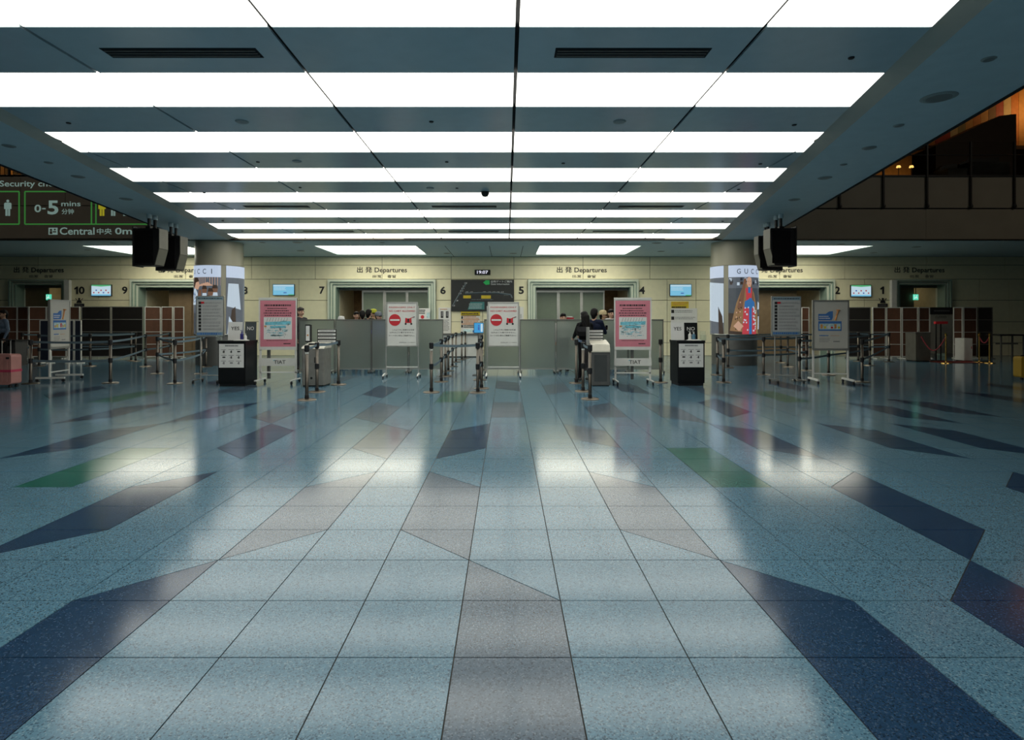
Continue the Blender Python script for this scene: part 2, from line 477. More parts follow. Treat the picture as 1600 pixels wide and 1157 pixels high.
# rear low ceiling with four light fields, from the fascia to the back wall
FIELDS = [(AX + a, AX + b) for a, b in ((-12.9, -9.6), (-5.33, -2.03), (2.03, 5.33), (9.6, 12.9))]
FY0, FY1 = 19.0, 21.6
b = B()
b.box(-27, 27, DB + 0.035, FY0, ZS, ZS + 0.2); b.box(-27, 27, FY1, DW + 0.1, ZS, ZS + 0.2)
xs = [-27] + [v for f in FIELDS for v in f] + [27]
for k in range(0, len(xs), 2): b.box(xs[k], xs[k+1], FY0, FY1, ZS, ZS + 0.2)
rear = struct(b.build('ceiling_rear', M_SOF))
for fa, fb in FIELDS:
    B().box(fa - 0.05, fb + 0.05, FY0 - 0.05, FY1 + 0.05, ZS + 0.1, ZS + 0.16).build('light_backing', M_VOID, rear)
    w = (fb - fa) / 3
    for k in range(3):
        B().box(fa + k*w + 0.012, fa + (k+1)*w - 0.012, FY0 + 0.012, FY1 - 0.012, ZS + 0.04, ZS + 0.08).build('light_panel', M_PANELR, rear)
for px, py, r in ((410,379,0.10), (465,379,0.16), (597,379,0.09), (1026,380,0.15), (1064,380,0.09), (470,392,0.14), (699,396,0.14), (802,396,0.14), (1033,393,0.13),
                  (1314,382,0.12), (1432,386,0.14), (177,380,0.09), (137,391,0.10), (730,379,0.05), (1365,395,0.12)):
    d = 910 * (ZS - H) / (497 - py)
    o = B().lathe([(0, ZS-0.012), (r*0.82, ZS-0.012), (r, ZS-0.004), (r, ZS+0.002)], (X(px, d), d), 20).build('downlight', M_DL, rear)
    B().lathe([(0, ZS-0.014), (r*0.6, ZS-0.014), (r*0.6, ZS-0.012)], (X(px, d), d), 16).build('lens', M_DLD, o)
for x in (-2.0, -0.55, 0.55):
    B().box(x - 0.008, x + 0.008, FY0, DW, ZS - 0.003, ZS).build('ceiling_joint', M_VOID, rear)

# ================================================================== BACK WALL
wall = struct(B().box(-27, 27, DW + 0.03, DW + 0.05, 2.93, ZS + 0.2).build('wall_back', M_WJOINT))
wx = lambda px: X(px, DW)
wz = lambda py: Z(py, DW)
ROWS_UP = [ZS, wz(414.5), wz(436.5)]
ROWS_DN = [wz(436.5), wz(469.5), wz(503), wz(536), 0.0]
UPX = [-330, -200, -60, 60, 188, 290, 393, 492.5, 597, 705, 803, 911, 1015.5, 1115, 1218, 1320, 1448, 1570, 1700, 1850]
# gate openings: (outer px0, px1) of the frames
DOORS = [(16, 104), (205, 375), (513, 681), (825, 997), (1133, 1303), (1398, 1485)]
def wall_panel(xa, xb, za, zb):
    g = 0.010
    B().box(xa + g, xb - g, DW, DW + 0.035, za + g, zb - g).build('panel', M_WALL, wall)
for xa, xb in zip(UPX, UPX[1:]):
    for zt, zb in zip(ROWS_UP, ROWS_UP[1:]): wall_panel(wx(xa), wx(xb), zb, zt)
segs = [(-330, 16)] + [(DOORS[k][1], DOORS[k+1][0]) for k in range(5)] + [(1485, 1850)]
for a, bb in segs:
    if (a, bb) == (681, 825): cuts = [681, 705, 754, 803, 825]
    else:
        n = max(1, round((bb - a) / 47)); cuts = [a + (bb - a) * k / n for k in range(n + 1)]
    B().box(wx(a), wx(bb), DW + 0.03, DW + 0.05, 0, 2.95).build('backing', M_WJOINT, wall)
    for xa, xb in zip(cuts, cuts[1:]):
        for zt, zb in zip(ROWS_DN, ROWS_DN[1:]): wall_panel(wx(xa), wx(xb), zb, zt)
# narrow white pilasters beside the outer gates
for a, bb in ((104.5, 112), (1390, 1397.5)):
    B().box(wx(a), wx(bb), DW - 0.14, DW, 0, wz(438)).build('pilaster', M_WHITE, wall)

# gates: stepped portals with sliding glass panels and a room behind
M_GLASS = mat('gate_glass', (0.19, 0.235, 0.18), 0.3, trans=0.35, var=0.05)
M_ROOMW = mat('gate_room_wood', (0.20, 0.115, 0.045), 0.55, var=0.2)
M_ROOMC = mat('gate_room_wall', (0.42, 0.38, 0.26), 0.6)
M_DOORBR = mat('gate_door_bronze', (0.17, 0.12, 0.07), 0.4, var=0.1)
for n, (a, bb) in enumerate(DOORS):
    xa, xb = wx(a), wx(bb); zt = wz(437); wide = (bb - a) > 120
    door = empty_struct('door_%d' % (n + 1), ((xa + xb) / 2, DW, 0))
    cx = (xa + xb) / 2; L, R = xa - cx, xb - cx
    st = [0.0, 0.10, 0.19, 0.30] if wide else [0.0, 0.06, 0.12, 0.2]
    dep = [-0.10, -0.05, 0.0, 0.05]
    for k in range(3):        # three steps of the architrave
        o, i2 = st[k], st[k+1]; y0 = dep[k]
        m = M_FRAME
        for nm, q in (('jamb', (L+o, L+i2, 0, zt-o)), ('jamb', (R-i2, R-o, 0, zt-o)), ('lintel', (L+i2, R-i2, zt-i2, zt-o))):
            B().box(q[0], q[1], y0, 0.5, q[2], q[3]).build(nm, m, door)
        # darker glass edge between the steps
        for q in ((L+i2-0.022, L+i2+0.004, 0, zt-i2), (R-i2-0.004, R-i2+0.022, 0, zt-i2), (L+i2, R-i2, zt-i2-0.004, zt-i2+0.022)):
            B().box(q[0], q[1], y0 - 0.012, 0.4, q[2], q[3]).build('edge_trim', M_FRAME2, door)
    il, ir, it = L + st[3], R - st[3], zt - st[3]
    rd = 2.6     # room behind
    B().box(il-0.05, ir+0.05, rd, rd+0.1, 0, it+0.3).build('room_wall', M_ROOMW if wide else M_ROOMC, door)
    B().box(il-0.15, il, 0.5, rd, 0, it+0.3).build('room_side', M_ROOMC, door)
    B().box(ir, ir+0.15, 0.5, rd, 0, it+0.3).build('room_side', M_ROOMC, door)
    B().box(il-0.15, ir+0.15, 0.5, rd, it+0.25, it+0.35).build('room_ceiling', M_ROOMC, door)
    B().box(il, ir, 0.42, 0.5, it-0.10, it+0.3).build('header', M_ALUD, door)
    # sliding panels
    npan = 4 if wide else 2
    pw = (ir - il) / npan
    opened = {1: (0, 3), 2: (0,), 3: (3,), 4: (0, 3)}.get(n, (1,))
    for k in range(npan):
        if k in opened: continue
        p0, p1 = il + k*pw, il + (k+1)*pw
        yy = 0.43 if k % 2 else 0.47
        t = 0.055
        dm = M_ALU if n in (2, 3) else M_DOORBR
        fr = B()
        fr.box(p0, p0+t, yy, yy+0.04, 0, it-0.1); fr.box(p1-t, p1, yy, yy+0.04, 0, it-0.1)
        fr.box(p0+t, p1-t, yy, yy+0.04, it-0.17, it-0.1); fr.box(p0+t, p1-t, yy, yy+0.04, 0, 0.12)
        fo = fr.build('sliding_panel', dm, door)
        B().box(p0+t, p1-t, yy+0.012, yy+0.026, 0.12, it-0.17).build('pane', M_GLASS if n in (2, 3) else M_DOORBR, fo)
    # warm area light added overhead to light the room, no fixture modelled
    ld = bpy.data.lights.new('room_fill', 'AREA'); ld.energy = 4 if wide else 4; ld.size = 0.6; ld.color = (1, 0.82, 0.5)
    lo = bpy.data.objects.new('room_fill', ld); COL.objects.link(lo); lo.parent = door; lo.location = (0, 1.7, it + 0.2)
# exit signs in the outer gates
M_EXIT = mat('exit_green', (0.1, 0.5, 0.35), 0.4, emit=(0.1, 0.75, 0.5), estr=0.9)
M_EXITW = mat('exit_white', (0.7, 0.8, 0.75), 0.4, emit=(0.75, 1.0, 0.9), estr=0.8)
for px, side in ((75.5, 'left'), (1431.5, 'right')):
    d = DW + 0.38
    t = thing('exit_sign', 'small green lit exit sign in the gate doorway at the far %s' % side, 'exit sign', (X(px, d), d, Z(469, d)))
    B().box(-0.09, 0.09, 0, 0.05, 0, 0.22).build('housing', M_EXIT, t)
    b = B()
    b.prism_y([(-0.02, 0.13), (0.03, 0.13), (0.05, 0.06), (0.02, 0.06), (0.0, 0.10), (-0.03, 0.05), (-0.06, 0.06)], -0.004, -0.001)
    b.cyl((0.02, -0.002, 0.165), (0.02, -0.004, 0.165), 0.02, n=10)
    b.box(-0.08, -0.065, -0.004, -0.001, 0.03, 0.19)
    b.build('pictogram', M_EXITW, t)
    B().box(-0.01, 0.01, 0.02, 0.04, 0.22, Z(450, d) - Z(469, d)).build('hanger', M_ALUD, t)

# ---- lettering on the wall
WORD = {'10': 'ten', '9': 'nine', '8': 'eight, half hidden by the left column,', '7': 'seven', '6': 'six', '5': 'five', '4': 'four', '2': 'two', '1': 'one'}
KAN, ENG = '出 発', 'Departures'
def departures(px0, kx1, ex0, px1, label):
    t = thing('departures_lettering', label, 'lettering', (wx((px0+px1)/2), DW - 0.012, wz(436)))
    c = wx((px0+px1)/2); zz = wz(436)
    text(KAN, wx(px0) - c, wx(kx1) - c, wz(426.5) - zz, wz(417) - zz, 0, M_INK, t, 0.012, 'kanji')['kind'] = 'stuff'
    text(ENG, wx(ex0) - c, wx(px1) - c, wz(428.2) - zz, wz(418.4) - zz, 0, M_INK, t, 0.014, 'lettering')['kind'] = 'stuff'
    m = (px0 + px1) / 2
    text('出发    출발', wx(m - 15) - c, wx(m + 22) - c, wz(434.2) - zz, wz(429.8) - zz, 0, M_INK, t, 0.006, 'small_lettering')['kind'] = 'stuff'
for px0, lab in ((22, 'above the dark far left gate'), (248, 'above the gate between numbers nine and eight'), (558, 'above the gate between numbers seven and six'),
                 (870, 'above the gate between numbers five and four'), (1176, 'above the gate left of number two'), (1397.5, 'above the dark far right gate')):
    departures(px0, px0 + 23.5, px0 + 27.5, px0 + 78, 'black Departures lettering on the wall ' + lab)
for num, px0, px1 in (('10', 116, 132.5), ('9', 191, 199.5), ('8', 379, 387), ('7', 499, 507.5), ('6', 688, 696.5), ('5', 810.5, 818.5), ('4', 998.5, 1007.5), ('2', 1304, 1312.5), ('1', 1375.5, 1381)):
    if num == '1' or num == '10':       # a one with its flag
        xr = wx(px1 if num == '1' else px0 + 6); zb, zt, sw = wz(459.8), wz(448), 0.062
        bb = B().prism_y([(xr - sw, zb), (xr, zb), (xr, zt), (xr - sw*0.8, zt), (xr - sw*2.3, zt - 0.075), (xr - sw*2.0, zt - 0.125), (xr - sw, zt - 0.085)], DW - 0.014, DW - 0.002)
        if num == '1': o = bb.build('gate_number', M_INK)
        else:
            o = thing('gate_number', '', '', (0, 0, 0)); bb.build('digit', M_INK, o)
            text('0', wx(px0 + 7.5), wx(px1), zb, zt, DW - 0.012, M_INK, o, 0.03, 'digit')
    else: o = text(num, wx(px0), wx(px1), wz(459.8), wz(448), DW - 0.012, M_INK, None, 0.03, 'gate_number')
    tag(o, 'large black gate number %s on the cream wall' % WORD[num], 'gate number')
# wheelchair plates beneath 10 and 1
for px, num in ((124, '10'), (1379, '1')):
    t = thing('priority_plate', 'black plate with seated figure pictogram under gate number %s' % WORD[num], 'wall sign', (wx(px), DW - 0.012, wz(480)))
    B().box(-0.19, 0.19, 0, 0.012, 0, 0.13).build('plate', M_INK, t)
    bars(t, -0.15, 0.15, 0.03, 0.10, -0.002, 2, M_INKG, seed=4)
    b = B(); b.cyl((0, 0.005, 0.31), (0, -0.003, 0.31), 0.04, n=14)
    b.prism_y([(-0.1, 0.15), (0.1, 0.15), (0.1, 0.19), (0.05, 0.27), (-0.05, 0.27), (-0.1, 0.19)], -0.002, 0.004)
    b.prism_y([(0.1, 0.26), (0.15, 0.33), (0.13, 0.34), (0.08, 0.27)], -0.002, 0.004)
    b.prism_y([(-0.08, 0.27), (-0.13, 0.34), (-0.15, 0.33), (-0.1, 0.26)], -0.002, 0.004)
    b.build('pictogram', M_INK, t)
# wall displays
M_SCR = mat('screen_sky', (0.05, 0.05, 0.05), 0.3, emit=(0.22, 0.62, 0.88), estr=0.75, var=0.05)
M_SCRL = mat('screen_pale', (0.05, 0.05, 0.05), 0.3, emit=(0.62, 0.82, 0.93), estr=0.75)
M_SCRG = mat('screen_green', (0.05, 0.05, 0.05), 0.3, emit=(0.10, 0.55, 0.22), estr=0.7)
M_SCRB = mat('screen_blue', (0.05, 0.05, 0.05), 0.3, emit=(0.03, 0.12, 0.5), estr=0.7)
M_SCRR = mat('screen_red', (0.05, 0.05, 0.05), 0.3, emit=(0.55, 0.08, 0.12), estr=0.6)
def display(px0, px1, py0, py1, kind, label):
    w = (px1 - px0) * PXM; h = (py1 - py0) * PXM
    t = thing('wall_display', label, 'screen', (wx((px0+px1)/2), DW - 0.06, wz(py1)))
    B().rbox(-w/2, w/2, 0, 0.06, 0, h, 0.01, 'y').build('housing', M_BLACK, t)
    B().box(-w/2+0.015, w/2-0.015, -0.003, 0, 0.015, h-0.015).build('screen', M_SCR if kind else M_SCRL, t)
    if kind:
        B().box(-w/2+0.03, w/2-0.03, -0.005, -0.003, h*0.80, h*0.93).build('title_band', M_SCRL, t)
        bars(t, -w/2+0.05, w*0.12, h*0.45, h*0.75, -0.006, 3, M_SCRL, seed=3, h=0.5)
        bars(t, 0.0, w*0.16, h*0.14, h*0.34, -0.006, 1, M_SCRB, seed=5, h=0.5)
        B().box(w*0.22, w/2-0.02, -0.005, -0.003, 0.015, h*0.1).build('green_band', M_SCRG, t)
    else:
        B().prism_y([(-w/2+0.015, h*0.88), (0, h*0.82), (w/2-0.015, h*0.88), (w/2-0.015, h-0.015), (-w/2+0.015, h-0.015)], -0.005, -0.003).build('title_band', M_SCRG, t)
        for k in range(7):
            x = -w*0.36 + k*w*0.12; z = h*(0.5 if k % 2 else 0.3)
            B().cyl((x, -0.004, z), (x, -0.006, z), 0.03, n=8).build('icon', (M_SCRR, M_SCRB, M_SCRR)[k % 3], t)
        B().box(-w/2+0.015, w/2-0.015, -0.005, -0.003, 0.015, h*0.16).build('footer_band', M_SCR, t)
display(144, 175.5, 445, 463, 0, 'small lit wall display with icons between gate numbers ten and nine')
display(427, 461, 444.5, 462, 1, 'small lit sky-blue wall display left of gate number seven')
display(1046, 1080, 444.5, 463, 1, 'small lit sky-blue wall display right of gate number four')
display(1328, 1360, 445.5, 464, 0, 'small lit wall display with icons between gate numbers two and one')
# clock
t = thing('digital_clock', 'black digital wall clock reading 19:07', 'clock', (wx(754), DW - 0.05, wz(430)))
B().rbox(-0.30, 0.30, 0, 0.05, 0, 0.2, 0.01, 'y').build('housing', M_BLACK, t)
text('19:07', -0.21, 0.21, 0.045, 0.165, -0.003, mat('clock_digit', (0.6, 0.6, 0.7), 0.4, emit=(0.85, 0.83, 1.0), estr=0.8), t, 0.015, 'digits')
# gate map board
t = thing('gate_map_board', 'wide black gate map board on the wall below the clock', 'map board', (wx(754), DW - 0.07, wz(486.5)))
bw, bh = 98 * PXM / 2, (486.5 - 437.5) * PXM
M_MAPB = mat('map_black', (0.018, 0.02, 0.02), 0.35); M_MAPG = mat('map_green', (0.02, 0.35, 0.09), 0.5, emit=(0.01, 0.3, 0.06), estr=0.25)
M_MAPW = mat('map_white', (0.5, 0.52, 0.52), 0.5, emit=(0.5, 0.5, 0.5), estr=0.12); M_MAPL = mat('map_line', (0.12, 0.15, 0.17), 0.5); M_MAPT = mat('map_teal', (0.05, 0.20, 0.20), 0.5)
B().box(-bw, bw, 0, 0.07, 0, bh).build('board', M_MAPB, t)
mp = lambda px: wx(px) - wx(754)
mz = lambda py: wz(py) - wz(486.5)
b = B(); b.prism_y([(mp(755), mz(442)), (mp(759), mz(438.5)), (mp(765), mz(438.5)), (mp(765), mz(445)), (mp(759), mz(445.5))], -0.004, -0.001); b.build('arrow_symbol', M_MAPG, t)
text('出発ゲートご案内', mp(767), mp(800), mz(442), mz(438.8), -0.003, M_MAPW, t, 0.01)
text('Gate Information', mp(767), mp(796), mz(445.6), mz(442.9), -0.003, M_MAPW, t, 0.005)
b = B()
line = [(708, 478), (712, 470), (718, 460), (723, 452), (728, 444)]
for (x, y), (x2, y2) in zip(line, line[1:]): b.cyl((mp(x), -0.003, mz(y)), (mp(x2), -0.003, mz(y2)), 0.025, n=4)
for (x, y), (x2, y2) in zip([(727, 459), (750, 458), (775, 458), (798, 461)], [(750, 458), (775, 458), (798, 461), (800, 466)]): b.cyl((mp(x), -0.003, mz(y)), (mp(x2), -0.003, mz(y2)), 0.03, n=4)
b.build('pier_outline', M_MAPL, t)
rr = random.Random(3)
for k, (x, y) in enumerate([(728, 443), (725.5, 447.5), (723.5, 451), (721.5, 455), (719, 459), (730, 457), (737, 457), (757, 457), (765.5, 457), (772, 457), (778.5, 457), (785, 457), (790, 461), (795, 461), (714, 470), (709, 478)]):
    text(str(150 - 3 * k), mp(x) - 0.05, mp(x) + 0.05, mz(y) - 0.025, mz(y) + 0.03, -0.006, M_MAPW, t, 0.0, 'gate_mark')
B().box(mp(724), mp(736), -0.004, -0.001, mz(466.5), mz(462)).build('yellow_zone', M_YEL, t)
B().box(mp(752), mp(767), -0.004, -0.001, mz(467), mz(462)).build('yellow_zone', M_YEL, t)
B().prism_y([(mp(731), mz(484)), (mp(757), mz(484)), (mp(757), mz(472)), (mp(735), mz(472))], -0.004, -0.001).build('terminal_block', M_MAPT, t)
bars(t, mp(733), mp(756), mz(483), mz(474), -0.006, 3, M_MAPW, seed=9, h=0.3)
bars(t, mp(737), mp(775), mz(469.5), mz(467.5), -0.006, 1, M_MAPL, seed=10)

# posters hung on the wall
def poster(px0, px1, py0, py1, label, draw, d=DW - 0.03, back=M_PAPER):
    t = thing('wall_poster', label, 'poster', (X((px0+px1)/2, d), d, Z(py1, d)))
    w = (px1-px0) * d / F / 2; h = (py1-py0) * d / F
    B().box(-w, w, 0, 0.022, 0, h).build('sheet', back, t)
    draw(t, w, h); return t
def p_yellow(t, w, h):
    sheet('yellow_header', -w, w, h*0.8, h, -0.003, M_YEL, t)
    bars(t, -w*0.9, w*0.9, h*0.84, h*0.96, -0.005, 1, M_INK, seed=1, h=0.5)
    for k in range(3):
        z = h*(0.72 - 0.2*k)
        sheet('number_square', -w*0.95, -w*0.78, z-0.05, z+0.05, -0.003, M_INK, t)
        sheet('red_rule', -w*0.95, w*0.95, z+0.07, z+0.10, -0.003, M_ORG, t)
        bars(t, -w*0.7, w*0.9, z-0.06, z+0.06, -0.004, 2, M_INK if k == 2 else M_ORG, seed=k+2, h=0.6)
    sheet('blue_footer', w*0.0, w*0.8, h*0.04, h*0.14, -0.003, M_BLUE, t)
poster(720, 750, 487, 521, 'yellow topped notice poster under the gate map board', p_yellow)
def p_two(t, w, h):
    for x in (-w*0.62, w*0.2):
        sheet('photo_frame', x, x + w*0.42, h*0.60, h*0.86, -0.003, M_INK, t)
        sheet('photo', x + w*0.1, x + w*0.36, h*0.66, h*0.84, -0.005, M_INKG, t)
    bars(t, -w*0.7, w*0.7, h*0.90, h*0.97, -0.004, 1, M_ORG, seed=2)
    bars(t, -w*0.8, w*0.8, h*0.08, h*0.54, -0.004, 9, M_INKG, seed=8)
poster(685, 704.5, 481, 521, 'white notice with two dark photos left of the map board', p_two)
def p_small(t, w, h):
    bars(t, -w*0.8, w*0.4, h*0.45, h*0.9, -0.004, 3, M_INK, seed=5, h=0.6); B().cyl((-w*0.2, -0.001, h*0.2), (-w*0.2, -0.004, h*0.2), 0.07, n=12).build('red_spot', M_RED, t)
    sheet('mint_block', w*0.45, w*0.95, h*0.1, h*0.6, -0.003, M_CYANL, t)
poster(652, 672, 482, 499, 'small pale poster beside the gate frame left of number six', p_small, d=DW - 0.14)
def p_strip(t, w, h):
    sheet('dark_mark', -w*0.5, 0, h*0.55, h*0.85, -0.003, M_INK, t); bars(t, -w*0.8, w*0.8, h*0.1, h*0.45, -0.004, 4, M_INKG, seed=6)
poster(806, 818, 480, 500, 'narrow white notice on the wall below gate number five', p_strip)
def p_four(t, w, h):
    for k in range(4):
        z = h*(0.90 - 0.22*k); sheet('number_square', -w*0.98, -w*0.76, z-0.065, z+0.06, -0.003, M_INK, t)
        bars(t, -w*0.7, w*(0.92, 0.92, 0.7, 0.9)[k], z-0.06, z+0.06, -0.004, 2, M_INKG, seed=20+k, h=0.35)
poster(1048.5, 1089.5, 482, 530, 'large white notice with four black number squares behind the right desk', p_four, d=DW - 0.03)
def p_band(t, w, h):
    bars(t, -w*0.85, w*0.9, h*0.45, h*0.9, -0.004, 2, M_ORG, seed=31, h=0.5); bars(t, -w*0.95, w*0.95, 0.0, h*0.3, -0.004, 1, M_INK, seed=33, h=0.8)
poster(1049, 1076, 471.5, 482, 'yellow banner strip on the wall right of gate number four', p_band, back=M_YEL)
poster(803, 806, 487, 500, 'thin dark strip beside the map board', lambda t, w, h: None, back=M_INK) if False else None

# white counter at the wall under the yellow poster
t = thing('low_counter', 'low white counter with dark top under the yellow poster', 'counter', (wx(724), 21.7, 0))
B().box(-0.9, 0.75, -0.2, 0.28, 0.03, Z(524, 21.5)).build('body', M_WHITE, t)
B().box(-0.95, 0.8, -0.25, 0.3, Z(524, 21.5), Z(521.5, 21.5)).build('top', M_ALUD, t)
B().box(-0.85, 0.7, -0.17, 0.25, 0, 0.03).build('plinth', M_BLACK, t)
for k in range(3): B().box(-0.9 + 0.55*k - 0.004, -0.9 + 0.55*k + 0.004, -0.203, -0.2, 0.04, Z(525, 21.5)).build('panel_joint', M_ALUD, t) if k else None
t2 = thing('card_holder', 'small pale blue card holder on the low white counter', 'card holder', (wx(733), 21.6, Z(521.5, 21.5)))
B().prism_x([(-0.05, 0), (0.05, 0), (0.05, 0.16), (0.03, 0.16)], -0.17, 0.17).build('holder', M_CYANL, t2)
B().box(-0.17, 0.17, -0.07, -0.05, 0, 0.05).build('lip', M_WHITE, t2)

# ================================================================== ATRIUM SHELL
struct(B().box(-27.2, -27, -9, 27, 0, 12).build('wall_left', M_DARKW))
struct(B().box(27, 27.2, -9, 27, 0, 12).build('wall_right', M_DARKW))
struct(B().box(-27, 27, -9.2, -9, 0, 12).build('wall_rear', M_DARKW))
struct(B().box(-27.2, 27.2, -9.2, 30, 12, 12.2).build('ceiling_atrium', M_DARKW))
struct(B().box(-27, 27, DB + 0.05, 29.8, ZS + 0.2, ZS + 0.4).build('floor_mezzanine', M_DARKW))

# ================================================================== MEZZANINE FASCIA (right side in view, left side carries the sign)
Z1, Z2, Z3 = Z(326, DB), Z(275, DB), Z(243, DB)
fascia = struct(B().box(-27, 27, DB + 0.03, DB + 0.2, ZS, Z2 - 0.02).build('wall_fascia', M_VOID))
pitch = 1.31
x0 = X(1311, DB)
xs_f = [x0 + pitch * k for k in range(-28, 12)]
M_CAP = mat('fascia_cap', (0.02, 0.018, 0.015), 0.4)
for k, x in enumerate(xs_f[:-1]):
    if x + pitch < -21 or x > 21 or (-5.5 < x < 4): continue
    B().box(x + 0.008, x + pitch - 0.008, DB, DB + 0.03, Z1 + 0.02, Z2 - 0.03).build('panel', M_FASCIA, fascia)
    if k % 3 == 0: B().box(x + 0.004, min(x + 3*pitch, 26) - 0.004, DB, DB + 0.03, ZS + 0.02, Z1 - 0.02).build('panel', M_FASCIA, fascia)
B().box(-26, 26, DB - 0.03, DB + 0.2, Z2 - 0.03, Z2 + 0.02).build('cap', M_CAP, fascia)
B().box(-26, 26, DB - 0.02, DB + 0.03, ZS - 0.005, ZS + 0.02).build('drip_edge', M_CAP, fascia)
# glass balustrades above the parapet
M_BGLASS = mat('balustrade_glass', (0.9, 0.93, 0.9), 0.02, trans=1.0, ior=1.01, var=0.01)
for side, (xa, xb) in (('right', (6.3, 20.5)), ('left', (-22.0, -7.5))):
    t = thing('glass_balustrade', 'dark steel and glass balustrade on the %s mezzanine parapet' % side, 'balustrade', (0, DB - (0.04 if side == 'right' else 0.10), Z1))
    B().cyl((xa, 0, Z3 - Z1), (xb, 0, Z3 - Z1), 0.018, n=8).build('handrail', M_CAP, t)
    B().cyl((xa, 0, Z(222, DB) - Z1), (xb, 0, Z(222, DB) - Z1), 0.014, n=8).build('top_rail', M_CAP, t) if False else None
    ps = [x for x in xs_f if xa < x < xb]
    for x in ps:
        po = B().box(x - 0.022, x + 0.022, -0.03, 0.03, 0.02 if side == 'right' else Z2 - Z1, Z(222, DB) - Z1).build('post', M_CAP, t)
        if side == 'right': B().lathe([(0, 0.0), (0.045, 0.02), (0.05, 0.07), (0.03, 0.14)], (x, -0.02), 10).build('foot', M_CAP, po)
    for x, x2 in zip(ps, ps[1:]):
        B().box(x + 0.04, x2 - 0.04, 0.0, 0.012, Z2 - Z1 + 0.05, Z(222, DB) - Z1).build('pane', M_BGLASS, t)
# restaurant level behind the right balustrade
DR = 23.0
M_SLATS = [mat('slat_' + n, c, 0.6, var=0.12) for n, c in (('red', (0.28, 0.05, 0.03)), ('ochre', (0.42, 0.22, 0.07)), ('orange', (0.40, 0.15, 0.04)), ('cream', (0.42, 0.33, 0.18)), ('brown', (0.15, 0.08, 0.035)), ('olive', (0.20, 0.17, 0.08)))]
M_RESTW = mat('restaurant_wall', (0.16, 0.09, 0.04), 0.6, var=0.15); M_RESTD = mat('restaurant_dark', (0.05, 0.03, 0.017), 0.6)
rest = struct(B().box(6, 27, 29.0, 29.2, 4.2, 12).build('wall_restaurant', M_RESTW))
seq = [4, 2, 1, 4, 5, 2, 0, 0, 3, 5, 1, 2, 1, 4, 0, 3, 2, 1, 5, 4, 0, 1, 3, 2, 4, 1, 0, 5, 3, 2]
sl = thing('slat_screen', 'screen of upright red, orange and cream boards on the right mezzanine', 'screen', (X(1390, DR), DR, 8.25))
for k in range(30):
    xa = 0.30 * k
    B().box(xa + 0.005, xa + 0.295, 0, 0.06, 0.0 , 3.2).build('board', M_SLATS[seq[k]], sl)
B().box(-0.1, 9.1, -0.05, 0.1, -0.15, 0).build('rail', M_RESTD, sl)
t = thing('bar_block', 'large dark brown block rising behind the right balustrade', 'bar', (X(1530, 20.5), 20.5, ZS + 0.4))
zz = ZS + 0.4
B().prism_y([(X(1462, 20.5) - X(1530, 20.5), 0), (X(1588, 20.5) - X(1530, 20.5), 0), (X(1588, 20.5) - X(1530, 20.5), Z(178, 20.5) - zz), (X(1562, 20.5) - X(1530, 20.5), Z(181, 20.5) - zz), (X(1462, 20.5) - X(1530, 20.5), Z(228, 20.5) - zz)], 0, 1.2).build('body', M_RESTD, t)
B().box(X(1462, 20.5) - X(1530, 20.5) - 0.03, X(1590, 20.5) - X(1530, 20.5), -0.03, 1.0, 1.3, 1.36).build('counter_edge', M_CAP, t)
for k, (px0, px1, h, lab) in enumerate(((1470, 1500, 0.42, 'low dark sofa behind the right balustrade'), (1503, 1565, 0.62, 'long dark stepped banquette behind the right balustrade'))):
    dd = 18.6
    c = X((px0+px1)/2, dd); w = X(px1, dd) - X(px0, dd)
    zf = ZS + 0.4; zt = Z(275, dd) + h
    t = thing('mezzanine_bench', lab, 'bench', (c, dd, zf))
    B().box(-w/2, w/2, -0.3, 0.3, 0, zt - zf - 0.25).build('seat', M_CAP, t)
    B().prism_y([(-w/2, zt-zf-0.25), (w/2, zt-zf-0.25), (w/2, zt-zf), (-w/4, zt-zf-0.05), (-w/2, zt-zf-0.2)], 0.1, 0.3).build('backrest', M_CAP, t)
# glowing niche, warm lamps
M_WARM = mat('lamp_glow', (0.6, 0.4, 0.15), 0.5, emit=(1.0, 0.55, 0.14), estr=1.6)
for px, py, lab in ((1404, 262, 'left'), (1424, 262, 'right')):
    dd = 19.4; zf = ZS + 0.4
    t = thing('table_lamp', 'tiny %s lamp on a stick glowing behind the right balustrade' % lab, 'lamp', (X(px, dd), dd, zf))
    B().lathe([(0, 0), (0.1, 0.0), (0.1, 0.03), (0.012, 0.05), (0.012, Z(py, dd) - zf)], n=10).build('stand', M_CAP, t)
    B().lathe([(0.012, Z(py, dd) - zf), (0.07, Z(py, dd) - zf), (0.05, Z(py-3, dd) - zf), (0, Z(py-3, dd) - zf)], n=10).build('shade', M_WARM, t)
def lamp(name, loc, e, col, size=0.3):
    ld = bpy.data.lights.new(name, 'SPOT'); ld.energy = e; ld.color = col; ld.shadow_soft_size = size; ld.spot_size = math.radians(165); ld.spot_blend = 0.6
    lo = bpy.data.objects.new(name, ld); COL.objects.link(lo); lo.location = loc; lo.rotation_euler = (math.radians(100), 0, 0); return lo      # wall washer aimed at the back of the restaurant
lamp('restaurant_lamp', (X(1420, 27.5), 27.8, 7.3), 110, (1, 0.55, 0.16))
lamp('restaurant_lamp', (X(1640, 22), 22.0, 9.6), 55, (1, 0.55, 0.2))
lamp('restaurant_lamp', (X(1500, 21.5), 21.6, 10.6), 45, (1, 0.6, 0.25))
lamp('restaurant_lamp', (X(-20, 21), 20.5, 7.4), 25, (1, 0.55, 0.16))
